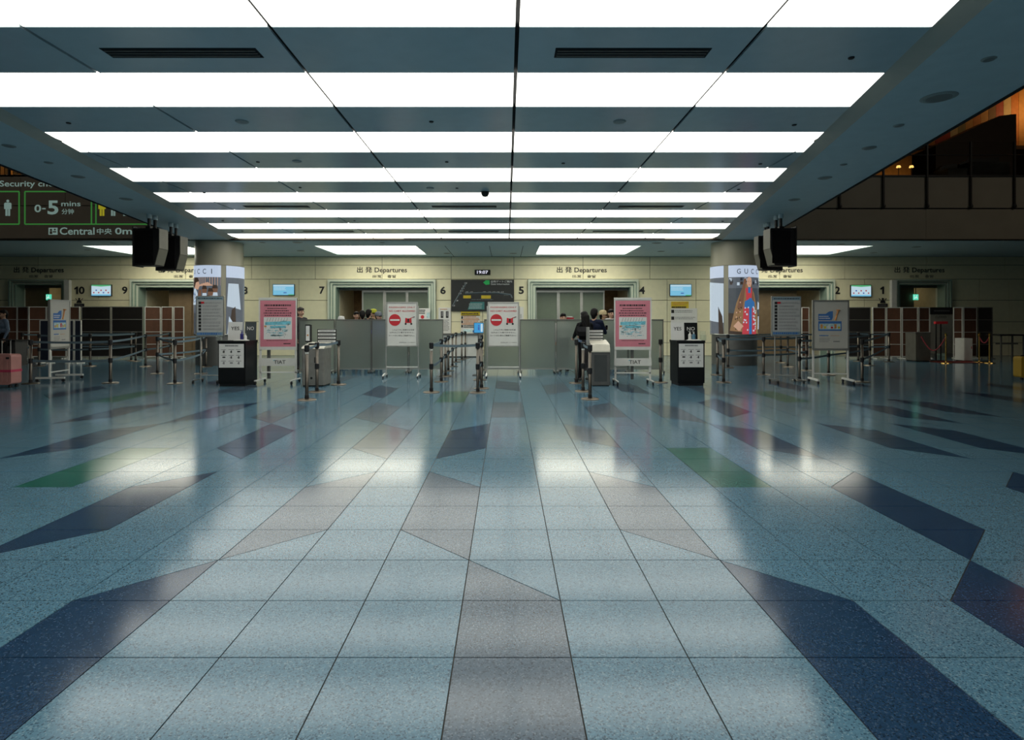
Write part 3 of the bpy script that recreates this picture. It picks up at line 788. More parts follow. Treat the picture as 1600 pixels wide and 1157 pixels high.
# left: patterned warm wall seen above the sign
lw = thing('carved_screen', 'dark carved screen with amber glow above the left sign', 'screen', (X(-60, 21), 21.5, ZS + 0.4))
for k in range(24):
    xa = 0.16 * k
    B().prism_y([(xa, 1.5 + 0.3*(k % 3)), (xa + 0.13, 1.4 + 0.2*(k % 4)), (xa + 0.15, 3.6), (xa + 0.02, 3.6)], 0, 0.05).build('lattice', (M_SLATS[1], M_RESTD, M_SLATS[4], M_RESTD)[k % 4], lw)
B().box(-0.1, 3.9, 0.06, 0.1, 0, 4.2).build('backing', M_RESTD, lw)

# ================================================================== SECURITY WAITING TIME SIGN on the left fascia
DS = DB - 0.03
sx = lambda px: X(px, DS)
sz = lambda py: Z(py, DS)
M_SGN = mat('sign_brown', (0.21, 0.175, 0.135), 0.5, var=0.06, scale=1.5)
M_SLET = mat('sign_letter', (0.30, 0.42, 0.39), 0.5, emit=(0.28, 0.42, 0.38), estr=0.42)
M_SGRN = mat('sign_green_rule', (0.05, 0.25, 0.06), 0.5, emit=(0.05, 0.26, 0.05), estr=0.45)
M_SYEL = mat('sign_yellow', (0.5, 0.46, 0.03), 0.5, emit=(0.45, 0.40, 0.02), estr=0.5)
t = thing('security_time_sign', 'large brown waiting time sign with pale lettering on left fascia', 'sign', (0, DS, 0))
cuts = [-70, 32, 102, 171, 240, 312]
for a, bb in zip(cuts, cuts[1:]):
    B().box(sx(a) + 0.006, sx(bb) - 0.006, 0, 0.03, sz(321) , sz(273)).build('panel', M_SGN, t)
B().box(sx(-70), sx(312), 0, 0.03, sz(372.5), sz(322.3)).build('panel', M_SGN, t)
Y = -0.006
text('Security check', sx(-0.5), sx(100), sz(294.5), sz(282.5), Y, M_SLET, t, 0.012)
text('0', sx(54), sx(64.5), sz(332), sz(320), Y, M_SLET, t, 0.02); text('-', sx(66), sx(71.5), sz(327.3), sz(325.3), Y, M_SLET, t)
text('5', sx(74.5), sx(91.5), sz(335.5), sz(313.5), Y, M_SLET, t, 0.022)
text('mins', sx(96), sx(126), sz(322.5), sz(315), Y, M_SLET, t, 0.012)
text('分钟', sx(96.5), sx(115.5), sz(335), sz(326.5), Y, M_SLET, t, 0.008)
text('Central', sx(93.5), sx(148), sz(367), sz(355.5), Y, M_SLET, t, 0.014)
text('中央', sx(151.5), sx(175), sz(366.5), sz(357), Y, M_SLET, t, 0.014)
text('0m', sx(180), sx(206.5), sz(366.5), sz(356), Y, M_SLET, t, 0.018)
def frame_lines(a, bb, p0, p1, w=0.02):
    o = B().box(sx(a), sx(bb), Y, 0, sz(p0) - w, sz(p0) + w)
    o.box(sx(a), sx(bb), Y, 0, sz(p1) - w, sz(p1) + w); o.box(sx(a) - w, sx(a) + w, Y, 0, sz(p1), sz(p0)); o.box(sx(bb) - w, sx(bb) + w, Y, 0, sz(p1), sz(p0))
    return o.build('green_outline', M_SGRN, t)
frame_lines(-60, 30, 299.5, 350.5); frame_lines(39, 143, 299.5, 350.5); frame_lines(150, 300, 299.5, 350.5)
B().box(sx(143), sx(150), Y, 0, sz(350.5) - 0.02, sz(350.5) + 0.02).build('green_outline', M_SGRN, t)
def pict(px, h0, h1, m):
    c, z0, z1 = sx(px), sz(h1), sz(h0); h = z1 - z0; b = B()
    b.cyl((c, 0, z0 + h*0.91), (c, Y, z0 + h*0.91), h*0.085, n=12)
    b.prism_y([(c - h*0.22, z0+h*0.42), (c - h*0.15, z0+h*0.42), (c - h*0.15, z0+h*0.68), (c - h*0.14, z0+h*0.68), (c - h*0.14, z0), (c - h*0.02, z0), (c - h*0.02, z0 + h*0.4), (c + h*0.02, z0+h*0.4), (c + h*0.02, z0), (c + h*0.14, z0),
               (c + h*0.14, z0+h*0.68), (c + h*0.15, z0+h*0.68), (c + h*0.15, z0+h*0.42), (c + h*0.22, z0+h*0.42), (c + h*0.22, z0+h*0.76), (c + h*0.15, z0+h*0.81), (c - h*0.15, z0+h*0.81), (c - h*0.22, z0+h*0.76)], Y, 0)
    b.build('figure', m, t)
pict(12.3, 312, 337.5, M_SLET); pict(159.5, 312, 337.5, M_SYEL); pict(177, 314, 337.5, M_SLET); pict(196, 314, 337.5, M_SLET); pict(-10, 312, 337.5, M_SLET)
b = B().box(sx(76), sx(90), Y, 0, sz(367), sz(356)); b.build('officer_symbol', M_SLET, t)
b = B(); b.cyl((sx(80), Y, sz(359.5)), (sx(80), Y-0.004, sz(359.5)), 0.035, n=10); b.box(sx(78), sx(82), Y-0.004, Y, sz(366), sz(361.5)); b.box(sx(83), sx(88), Y-0.004, Y, sz(363.5), sz(361.5)); b.cyl((sx(86), Y, sz(359)), (sx(86), Y-0.004, sz(359)), 0.028, n=10)
b.build('officer_figures', M_SGN, t)

# ================================================================== COLUMNS with advertising screens
CR, CD = 0.70, 18.25
M_COLM = mat('column_cream', (0.42, 0.39, 0.29), 0.35, var=0.03, scale=1.0)
M_ADW = mat('ad_white', (0.1, 0.1, 0.1), 0.25, emit=(0.52, 0.62, 0.78), estr=0.85)
def adm(n, c, e=1.0): return mat('ad_' + n, (0.03, 0.03, 0.03), 0.25, emit=c, estr=e, var=0.2)
A_GREY = adm('grey', (0.085, 0.10, 0.12)); A_DKB = adm('dark_brown', (0.035, 0.022, 0.015)); A_BRN = adm('brown', (0.15, 0.075, 0.045)); A_SKIN = adm('skin', (0.48, 0.29, 0.20)); A_RED = adm('red', (0.42, 0.045, 0.06))
A_BLU = adm('blue', (0.03, 0.13, 0.33)); A_PAL = adm('pale', (0.45, 0.54, 0.62)); A_GOLD = adm('gold', (0.22, 0.13, 0.06)); A_INK = adm('ink', (0.02, 0.022, 0.03)); A_MID = adm('mid', (0.05, 0.06, 0.07)); A_WINE = adm('wine', (0.12, 0.025, 0.02))
def wrap_mesh(me, r):
    """wrap a flat mesh (x = arc length, z = height) around the column"""
    n = len(me.vertices); co = np.empty(n*3); me.vertices.foreach_get('co', co); co = co.reshape(-1, 3)
    a = co[:, 0] / CR; rad = r - co[:, 1]
    out = np.stack([rad*np.sin(a), -rad*np.cos(a), co[:, 2]], 1)
    me.vertices.foreach_set('co', out.ravel()); me.update()
def wrap_poly(poly, off, m, parent, name):
    """polygon in (arc, height), cut into narrow strips so that it follows the round surface"""
    b = B(); w = 0.07
    lo = min(p[0] for p in poly); hi = max(p[0] for p in poly); k = lo
    if area(poly) < 0: poly = poly[::-1]
    while k < hi - 1e-6:
        q = clip_half(clip_half(poly, -1, 0, -k), 1, 0, min(k + w, hi)) if True else poly
        if area(q) > 1e-6: b.quad(*[(x, -off, z) for x, z in q])
        k += w
    me = b.mesh(name); wrap_mesh(me, CR) ; me.materials.append(m)
    return link(name, me, parent)
def column(cx, label, fig, s):
    t = thing('column', label, 'column', (cx, CD, 0))
    B().lathe([(CR-0.03, 0), (CR-0.03, 0.94)], n=48).build('plinth', M_ALUD, t, smooth=True)
    B().lathe([(CR, 0.94), (CR, 3.06)], n=48).build('core', M_COLM, t, smooth=True)
    B().lathe([(CR-0.01, 3.06), (CR-0.01, ZS)], n=48).build('shaft', M_COLM, t, smooth=True)
    B().lathe([(CR-0.03, 0.925), (CR+0.012, 0.925), (CR+0.012, 0.955), (CR, 0.955)], n=48).build('lower_trim', M_ALU, t, smooth=True)
    B().lathe([(CR-0.02, 3.05), (CR+0.01, 3.05), (CR+0.01, 3.075), (CR-0.01, 3.075)], n=48).build('upper_trim', M_COLM, t, smooth=True)
    # screens: a wide one facing the hall and a second one round the corner
    zlo, zhi = 0.96, 3.04
    main = (-0.42, 1.20) if s > 0 else (-1.20, 0.36)
    side = (-1.5, -0.56) if s > 0 else (0.50, 1.5)
    for nm, (a, bb) in (('main', main), ('side', side)):
        p = wrap_poly([(a, zlo), (bb, zlo), (bb, zhi), (a, zhi)], 0.012, A_MID if nm == 'main' else A_GREY, t, 'screen')
        wrap_poly([(a, zhi - 0.36), (bb, zhi - 0.36), (bb, zhi), (a, zhi)], 0.016, M_ADW, p, 'header_band')
    # header lettering
    c = 0.30 if s > 0 else -0.32
    for q, ch in enumerate('GUCCI'):
        me = text_mesh(ch, 0.004, 3)
        n = len(me.vertices); co = np.empty(n*3); me.vertices.foreach_get('co', co); co = co.reshape(-1, 3); mn, mx = co.min(0), co.max(0)
        w, h = (0.022 if ch == 'I' else 0.105), 0.15
        out = np.zeros_like(co); out[:, 0] = c + (q - 2)*0.215 - w/2 + (co[:, 0]-mn[0])/(mx[0]-mn[0])*w; out[:, 1] = -0.020; out[:, 2] = zhi - 0.26 + (co[:, 1]-mn[1])/(mx[1]-mn[1])*h
        me.vertices.foreach_set('co', out.ravel()); wrap_mesh(me, CR); me.materials.clear(); me.materials.append(A_INK); link('letter', me, t)
    fig(t, main, side, zlo, zhi - 0.36)
    return t
def pol(t, cx, pts, off, m, name='picture_patch'): return wrap_poly([(cx + x, z) for x, z in pts], off, m, t, name)
def fig_right(t, main, side, z0, z1):
    rr = random.Random(5); cx = 0.12
    pol(t, 0, [(main[0], 2.35), (main[1], 2.35), (main[1], z1), (main[0], z1)], 0.018, A_GREY)
    for k in range(26):
        x = rr.uniform(main[0] + 0.02, main[1] - 0.1); z = rr.uniform(2.42, z1 - 0.1)
        pol(t, 0, [(x, z), (x+0.07, z), (x+0.07, z+0.09), (x, z+0.09)], 0.021, (A_INK, A_PAL, A_DKB)[k % 3])
    pol(t, 0, [(main[0], 1.55), (main[1], 1.55), (main[1], 2.1), (main[0], 2.25)], 0.018, A_MID)
    pol(t, 0, [(main[0], z0), (main[1], z0), (main[1], 1.5), (main[0], 1.6)], 0.019, A_DKB)
    # coat, hair, dress
    pol(t, cx, [(-0.50, z0+0.1), (0.48, z0), (0.42, 1.6), (0.24, 2.2), (0.05, 2.5), (-0.12, 2.45), (-0.32, 1.9)], 0.022, A_GOLD)
    pol(t, cx, [(-0.30, 1.75), (-0.15, 1.7), (-0.03, 2.65), (0.08, 2.72), (-0.1, 2.62)], 0.024, A_BRN)
    pol(t, cx, [(0.12, 2.62), (0.2, 2.2), (0.3, 1.7), (0.2, 1.7), (0.08, 2.3)], 0.024, A_BRN)
    pol(t, cx, [(-0.16, z0), (0.34, z0), (0.24, 1.75), (0.12, 2.0), (-0.04, 2.0), (-0.12, 1.75)], 0.025, A_RED)
    pol(t, cx, [(0.05, z0), (0.15, z0), (0.15, 2.05), (0.05, 2.05)], 0.027, A_BLU)
    pol(t, cx, [(-0.1, 1.75), (0.26, 1.75), (0.26, 1.92), (0.1, 2.05), (-0.08, 1.95)], 0.026, A_BLU)
    pol(t, cx, [(-0.04, 2.0), (0.14, 2.0), (0.16, 2.35), (-0.06, 2.35)], 0.026, A_RED)
    pol(t, cx, [(0.02, 2.2), (0.1, 2.2), (0.1, 2.5), (0.02, 2.5)], 0.028, A_BLU)
    pol(t, cx, [(-0.03, 2.5), (0.02, 2.38), (0.1, 2.38), (0.14, 2.5), (0.13, 2.64), (0.06, 2.7), (-0.01, 2.64)], 0.030, A_SKIN)
    for x in (0.02, 0.09): pol(t, cx, [(x-0.012, 2.54), (x+0.012, 2.54), (x+0.012, 2.555), (x-0.012, 2.555)], 0.032, A_DKB)
    pol(t, cx, [(0.03, 2.44), (0.08, 2.44), (0.08, 2.455), (0.03, 2.455)], 0.032, A_RED)
    for k in range(36):
        z = rr.uniform(z0+0.05, 1.75); x = rr.choice((rr.uniform(-0.14, 0.02), rr.uniform(0.18, 0.3)))
        pol(t, cx, [(x, z), (x+0.035, z+0.015), (x+0.03, z+0.06), (x-0.005, z+0.045)], 0.029, A_PAL)
    for k in range(30):
        z = rr.uniform(z0+0.1, 2.0); x = -0.2 - rr.random()*0.22*(2.2-z)
        pol(t, cx, [(x, z), (x+0.03, z), (x+0.03, z+0.04), (x, z+0.04)], 0.024, (A_DKB, A_SKIN, A_BRN)[k % 3])
    pol(t, cx, [(0.42, 1.7), (0.55, 1.72), (0.56, 1.9), (0.44, 1.95)], 0.028, A_PAL)
    pol(t, cx, [(0.44, 1.1), (0.52, 1.1), (0.54, 1.5), (0.46, 1.5)], 0.028, A_PAL)
    pol(t, cx, [(-0.4, 1.2), (-0.25, 1.05), (-0.12, 1.2), (-0.27, 1.36)], 0.028, A_SKIN)
    pol(t, 0, [(side[0], 1.4), (side[1], 1.3), (side[1], 2.5), (side[0], 2.6)], 0.018, A_PAL)
    pol(t, 0, [(side[1]-0.16, z0), (side[1], z0), (side[1]-0.04, 1.5), (side[1]-0.18, 1.8)], 0.021, A_DKB)
def fig_left(t, main, side, z0, z1):
    rr = random.Random(9)
    pol(t, 0, [(main[0], 1.6), (main[1], 1.6), (main[1], z1), (main[0], z1)], 0.018, A_GREY)
    pol(t, 0, [(main[0], z1-0.3), (main[1], z1-0.25), (main[1], z1), (main[0], z1)], 0.020, A_SKIN)
    pol(t, 0, [(-0.75, z1-0.35), (0.0, z1-0.15), (0.36, z1-0.4), (0.36, z1), (-0.75, z1)], 0.0205, A_GREY)
    pol(t, 0, [(main[0], 1.9), (-0.92, 1.9), (-0.85, z1), (main[0], z1)], 0.021, A_DKB)
    # profile of a seated figure with a patterned pale shirt
    pol(t, 0, [(-0.72, 1.85), (-0.30, 1.85), (-0.36, 2.2), (-0.48, 2.38), (-0.6, 2.3)], 0.024, A_PAL)
    pol(t, 0, [(-0.55, 2.36), (-0.33, 2.3), (-0.26, 2.42), (-0.32, 2.56), (-0.5, 2.6)], 0.026, A_SKIN)
    pol(t, 0, [(-0.6, 2.42), (-0.52, 2.36), (-0.44, 2.52), (-0.28, 2.56), (-0.36, 2.68), (-0.52, 2.68)], 0.028, A_DKB)
    pol(t, 0, [(-0.40, 1.85), (-0.22, 1.9), (-0.2, 2.3), (-0.3, 2.3)], 0.027, A_BRN)
    for k in range(22):
        x = rr.uniform(-0.68, -0.4); z = rr.uniform(1.88, 2.22)
        pol(t, 0, [(x, z), (x+0.03, z), (x+0.03, z+0.05), (x, z+0.05)], 0.026, (A_INK, A_BLU)[k % 2])
    for x, z in ((-0.1, 2.3), (0.08, 2.22), (0.2, 2.32), (0.26, 1.95), (0.02, 2.0)):
        pol(t, 0, [(x-0.07, z-0.1), (x+0.06, z-0.1), (x+0.08, z+0.03), (x, z+0.12), (x-0.08, z+0.04)], 0.024, A_BRN)
        pol(t, 0, [(x-0.08, z+0.02), (x+0.08, z+0.02), (x+0.05, z+0.12), (x-0.05, z+0.13)], 0.026, A_DKB)
        pol(t, 0, [(x-0.1, z-0.35), (x+0.1, z-0.35), (x+0.06, z-0.1), (x-0.06, z-0.1)], 0.023, A_PAL)
    pol(t, 0, [(-0.05, z0), (0.36, z0), (0.36, 1.45), (-0.05, 1.6)], 0.022, A_WINE)
    pol(t, 0, [(0.08, 1.4), (0.34, 1.45), (0.3, 1.85), (0.12, 1.8)], 0.025, A_PAL)
    pol(t, 0, [(side[0]+0.02, 1.8), (side[1]-0.5, 1.7), (side[1]-0.6, 2.5), (side[0]+0.06, 2.5)], 0.018, A_PAL)
    pol(t, 0, [(side[0]+0.1, 1.2), (side[0]+0.3, 1.2), (side[0]+0.28, 1.8), (side[0]+0.16, 1.7)], 0.021, A_DKB)
    pol(t, 0, [(side[0]+0.03, z0), (side[0]+0.22, z0), (side[0]+0.2, 1.3), (side[0]+0.08, 1.5)], 0.022, A_PAL)
column(X(1147, CD), 'round cream column with luminous screen of a long-haired figure in red and blue', fig_right, 1)
column(X(343, CD), 'round cream column with luminous screen of dark-haired people in pale shirts', fig_left, -1)

# ================================================================== HANGING MONITORS under the soffits
M_MONB = mat('monitor_black', (0.010, 0.010, 0.011), 0.35); M_MONS = mat('monitor_screen_off', (0.006, 0.006, 0.007), 0.12); M_MONG = mat('monitor_grey_shell', (0.115, 0.11, 0.085), 0.5)
def monitor(lab, x_in, d, s, dp=0.36):
    """ceiling hung display unit: black front, grey bent side turned to the middle of the hall (s: +1 = that side is +x)"""
    w, h = 0.56, 0.84
    zb = 2.63
    t = thing('hanging_monitor', lab, 'monitor', (x_in - s*w/2, d, zb))
    prof = [(-w/2, 0.0), (w/2 - 0.10, 0.0), (w/2, h*0.46), (w/2, h), (-w/2, h)]
    if s < 0: prof = [(-x, z) for x, z in prof][::-1]
    B().prism_y(prof, 0, dp).build('casing', M_MONB, t)
    def side(z0, z1, f0, f1, name):
        p = [(s*(w/2 - 0.10*(1 - min(1, z/(h*0.46)))), z) for z in (z0, z1)]
        b = B(); a, c = p; o = 0.012 * s
        b.quad((a[0]+o, f0, a[1]), (a[0]+o, f1, a[1]), (c[0]+o, f1, c[1]), (c[0]+o, f0, c[1]))
        b.quad((a[0], f0, a[1]), (c[0], f0, c[1]), (c[0]+o, f0, c[1]), (a[0]+o, f0, a[1]))
        b.quad((a[0], f1, a[1]), (a[0]+o, f1, a[1]), (c[0]+o, f1, c[1]), (c[0], f1, c[1]))
        b.quad((a[0], f0, a[1]), (a[0]+o, f0, a[1]), (a[0]+o, f1, a[1]), (a[0], f1, a[1]))
        b.build(name, M_MONG, t)
    side(0.02, h*0.45, 0.01, dp-0.01, 'lower_side'); side(h*0.46, h-0.01, 0.01, dp-0.01, 'upper_side')
    B().box(-w/2 + 0.03, w/2 - 0.12, -0.006, 0, 0.05, h - 0.05).build('front_panel', M_MONS, t)
    B().box(-w/2 - 0.02, -w/2, -0.02, dp, -0.02, h + 0.04).build('side_frame', M_BLACK, t) if s > 0 else B().box(w/2, w/2 + 0.02, -0.02, dp, -0.02, h + 0.04).build('side_frame', M_BLACK, t)
    for yy in (0.08, dp - 0.06):
        p = B().cyl((s*0.02, yy, h), (s*0.02, yy, ZS - zb), 0.034, n=10).build('hanger_pole', M_BLACK, t)
        B().cyl((s*0.02, yy, ZS - zb - 0.1), (s*0.02, yy, ZS - zb), 0.055, n=12).build('pole_collar', M_SOF, p)
        B().box(s*0.02 - 0.05, s*0.02 + 0.05, yy - 0.05, yy + 0.05, h, h + 0.05).build('bracket', M_BLACK, p)
    return t
monitor('black hanging monitor under the left soffit, nearer of the two', -7.82, 13.1, 1)
monitor('black hanging monitor under the left soffit, farther of the two', -8.02, 14.3, 1)
monitor('black hanging monitor under the right soffit, nearer of the two', 5.95, 13.1, -1)
monitor('black hanging monitor under the right soffit, farther of the two', 6.2, 14.3, -1, 0.26)

# ================================================================== BELT STANCHIONS
PH = 0.97
ORD = ['first', 'second', 'third', 'fourth', 'fifth', 'sixth', 'seventh', 'eighth', 'ninth', 'tenth', 'eleventh', 'twelfth', 'thirteenth', 'fourteenth', 'fifteenth', 'sixteenth']
ST_ME = {}
def _st_meshes():
    def mk(n, b, m, smooth=False):
        me = b.mesh(n); me.materials.append(m)
        if smooth:
            for p in me.polygons: p.use_smooth = True
        ST_ME[n] = me
    mk('base_plate', B().lathe([(0, 0), (0.165, 0), (0.165, 0.008), (0.15, 0.016), (0.04, 0.024), (0, 0.024)], n=28), M_BRASS)
    mk('collar', B().lathe([(0.034, 0.02), (0.036, 0.024), (0.036, 0.085), (0.03, 0.09), (0, 0.09)], n=16), M_BLACK)
    mk('pole', B().lathe([(0.029, 0.085), (0.029, PH - 0.1), (0, PH - 0.1)], n=16), M_STEEL, True)
    mk('head', B().lathe([(0.030, PH - 0.115), (0.042, PH - 0.11), (0.044, PH - 0.01), (0.036, PH), (0, PH)], n=16), M_BLACK)
    mk('white_ring', B().lathe([(0.0305, PH - 0.155), (0.0305, PH - 0.125)], n=16), M_WHITE)
    mk('lower_cassette', B().lathe([(0.030, 0.45), (0.041, 0.455), (0.041, 0.555), (0.030, 0.56)], n=16), M_BLACK)
_st_meshes()
def stanchion(px, py, label, low=True, group=None, ring=False):
    d = D(py); x = X(px, d)
    t = thing('belt_stanchion', label, 'stanchion', (x, d, 0), 0, group)
    for n in ('base_plate', 'collar', 'pole', 'head'): link(n, ST_ME[n], t)
    if ring: link('white_ring', ST_ME['white_ring'], t)
    if low: link('lower_cassette', ST_ME['lower_cassette'], t)
    return t
def belt(a, b_, both=True, zs=(PH - 0.05, 0.505)):
    v = Vector(b_.location) - Vector(a.location); L = v.length; u = v / L; nrm = Vector((-u.y, u.x, 0))
    for z in (zs if both else zs[:1]):
        b = B(); N = 6
        prev = None
        for k in range(N + 1):
            s_ = 0.04 + (L - 0.08) * k / N; sag = -0.018 * math.sin(PI * k / N)
            p = u * s_ + Vector((0, 0, z + sag))
            cur = [p + nrm*0.0015 + Vector((0, 0, 0.024)), p + nrm*0.0015 - Vector((0, 0, 0.024)), p - nrm*0.0015 - Vector((0, 0, 0.024)), p - nrm*0.0015 + Vector((0, 0, 0.024))]
            if prev:
                for i in range(4): b.quad(prev[i], prev[(i+1) % 4], cur[(i+1) % 4], cur[i])
            prev = cur
        b.build('belt', M_BELT, a)
# central lane
lane = []
for k, (px, py) in enumerate(((674, 613.5), (689.5, 597), (696, 588.3), (700.5, 580), (707, 573), (712.5, 566), (721.5, 562.5), (727, 560))):
    lane.append(stanchion(px, py, 'steel belt stanchion, %s from the front on the left of the central lane' % ORD[k], ring=(k == 0)))
for a, b_ in zip(lane, lane[1:]): belt(a, b_)
lr = []
for k, (px, py) in enumerate(((746.5, 614), (752.3, 607.5), (750, 594), (753, 578))):
    lr.append(stanchion(px, py, 'steel belt stanchion, %s from the front on the right of the central lane' % ORD[k]))
for a, b_ in zip(lr, lr[1:]): belt(a, b_)
belt(lane[0], lr[0], both=False)
belt(lane[-2], lane[-1])
# posts by the two bins
l1 = stanchion(479.5, 625.5, 'steel stanchion standing in front of the left bin, nearest to the camera', False, ring=True)
l2 = stanchion(495.3, 613, 'steel stanchion standing between the front left post and the left bin')
l3 = stanchion(529, 601.5, 'steel stanchion standing right of the left bin before the frosted screen', False)
belt(l1, l2, both=False); belt(l2, l3, both=False)
r1 = stanchion(921.8, 624, 'steel stanchion in front of the right bin, nearest to the camera')
r2 = stanchion(911, 612, 'steel stanchion beside the woman in black, with a white ring', ring=True)
r3 = stanchion(900.5, 599, 'steel stanchion left of the woman in black', False)
belt(r1, r2, both=False)
rq = stanchion(1032, 598, 'steel stanchion standing between the right pink board and right black desk')
# queue mazes
LM = sorted([(48, 600), (172.6, 599), (273.3, 600), (246, 584.5), (227.5, 573), (212, 565), (141, 572.5), (205, 564), (265, 564), (61, 572.5), (76, 566.5), (314, 584.5), (322, 573.5), (35, 568), (110, 565)], key=lambda p: p[0])
lm = {p: stanchion(p[0], p[1], 'steel belt stanchion in the left queue maze, %s post counted from the left' % ORD[k], group='posts of the left queue maze') for k, p in enumerate(LM)}
for a, b_ in (((48, 600), (172.6, 599)), ((172.6, 599), (227.5, 573)), ((61, 572.5), (141, 572.5)), ((141, 572.5), (212, 565)), ((273.3, 600), (314, 584.5)), ((246, 584.5), (273.3, 600)), ((314, 584.5), (322, 573.5)),
              ((227.5, 573), (265, 564)), ((212, 565), (205, 564)), ((35, 568), (76, 566.5)), ((76, 566.5), (110, 565)), ((110, 565), (205, 564)), ((246, 584.5), (322, 573.5))): belt(lm[a], lm[b_])
RM = sorted([(1130.6, 598), (1121, 586.5), (1137.5, 575), (1151, 565), (1193, 586), (1220, 567), (1231, 573.5), (1249, 595), (1260, 579.5), (1294.5, 586.5), (1347, 597.5), (1341, 565), (1359, 571.5), (1389, 566)], key=lambda p: p[0])
rm = {p: stanchion(p[0], p[1], 'steel belt stanchion in the right queue maze, %s post counted from the left' % ORD[k], group='posts of the right queue maze') for k, p in enumerate(RM)}
for a, b_ in (((1121, 586.5), (1193, 586)), ((1193, 586), (1260, 579.5)), ((1137.5, 575), (1231, 573.5)), ((1151, 565), (1220, 567)), ((1130.6, 598), (1121, 586.5)), ((1249, 595), (1294.5, 586.5)), ((1294.5, 586.5), (1359, 571.5)),
              ((1347, 597.5), (1389, 566)), ((1220, 567), (1341, 565)), ((1341, 565), (1389, 566)), ((1260, 579.5), (1231, 573.5))): belt(rm[a], rm[b_])

# ================================================================== FROSTED SCREENS
DP = 15.35
def frost(px0, px1, label):
    xa, xb = X(px0, DP), X(px1, DP); w = (xb - xa) / 2 - 0.008; h = Z(501, DP)
    t = thing('frosted_screen', label, 'screen', ((xa + xb) / 2, DP, 0), 0, 'frosted screens before the gates')
    for s in (-1, 1):
        B().box(s*w - 0.018 if s > 0 else -w, s*w if s > 0 else -w + 0.018, -0.018, 0.018, 0.06, h).build('post', M_ALUD, t)
        B().box(s*(w-0.03) - 0.02, s*(w-0.03) + 0.02, -0.2, 0.2, 0.035, 0.06).build('foot', M_ALUD, t)
        for yy in (-0.17, 0.17): B().cyl((s*(w-0.03) - 0.012, yy, 0.022), (s*(w-0.03) + 0.012, yy, 0.022), 0.022, n=10).build('caster', M_BLACK, t)
    B().box(-w, w, -0.02, 0.02, h, h + 0.03).build('top_rail', M_ALUD, t)
    B().box(-w + 0.018, w - 0.018, -0.018, 0.018, 0.09, 0.12).build('bottom_rail', M_ALU, t)
    B().box(-w + 0.018, w - 0.018, -0.004, 0.004, 0.12, h).build('frosted_sheet', M_FROST, t)
for k, (a, b_) in enumerate(((467, 523.5), (523.5, 580.5), (580.5, 638.5), (638.5, 693))):
    frost(a, b_, 'frosted grey screen, %s from the left in the row left of the lane' % ORD[k])
for k, (a, b_) in enumerate(((756, 812), (812, 868.5), (868.5, 926), (926, 981.5), (981.5, 1037))):
    frost(a, b_, 'frosted grey screen, %s from the left in the row right of the lane' % ORD[k])

# ================================================================== SIGN STANDS
def casters(t, x, ys, z=0.03, m=M_BLACK, r=0.032):
    for y in ys:
        B().cyl((x - 0.014, y, r), (x + 0.014, y, r), r, n=12).build('caster', m, t)
def round_feet(t, xs, half_len, m=M_WHITE):
    for x in xs:
        b = B().box(x - 0.018, x + 0.018, -half_len, half_len, 0.065, 0.095)
        b.build('foot', m, t); casters(t, x, (-half_len + 0.03, half_len - 0.03))
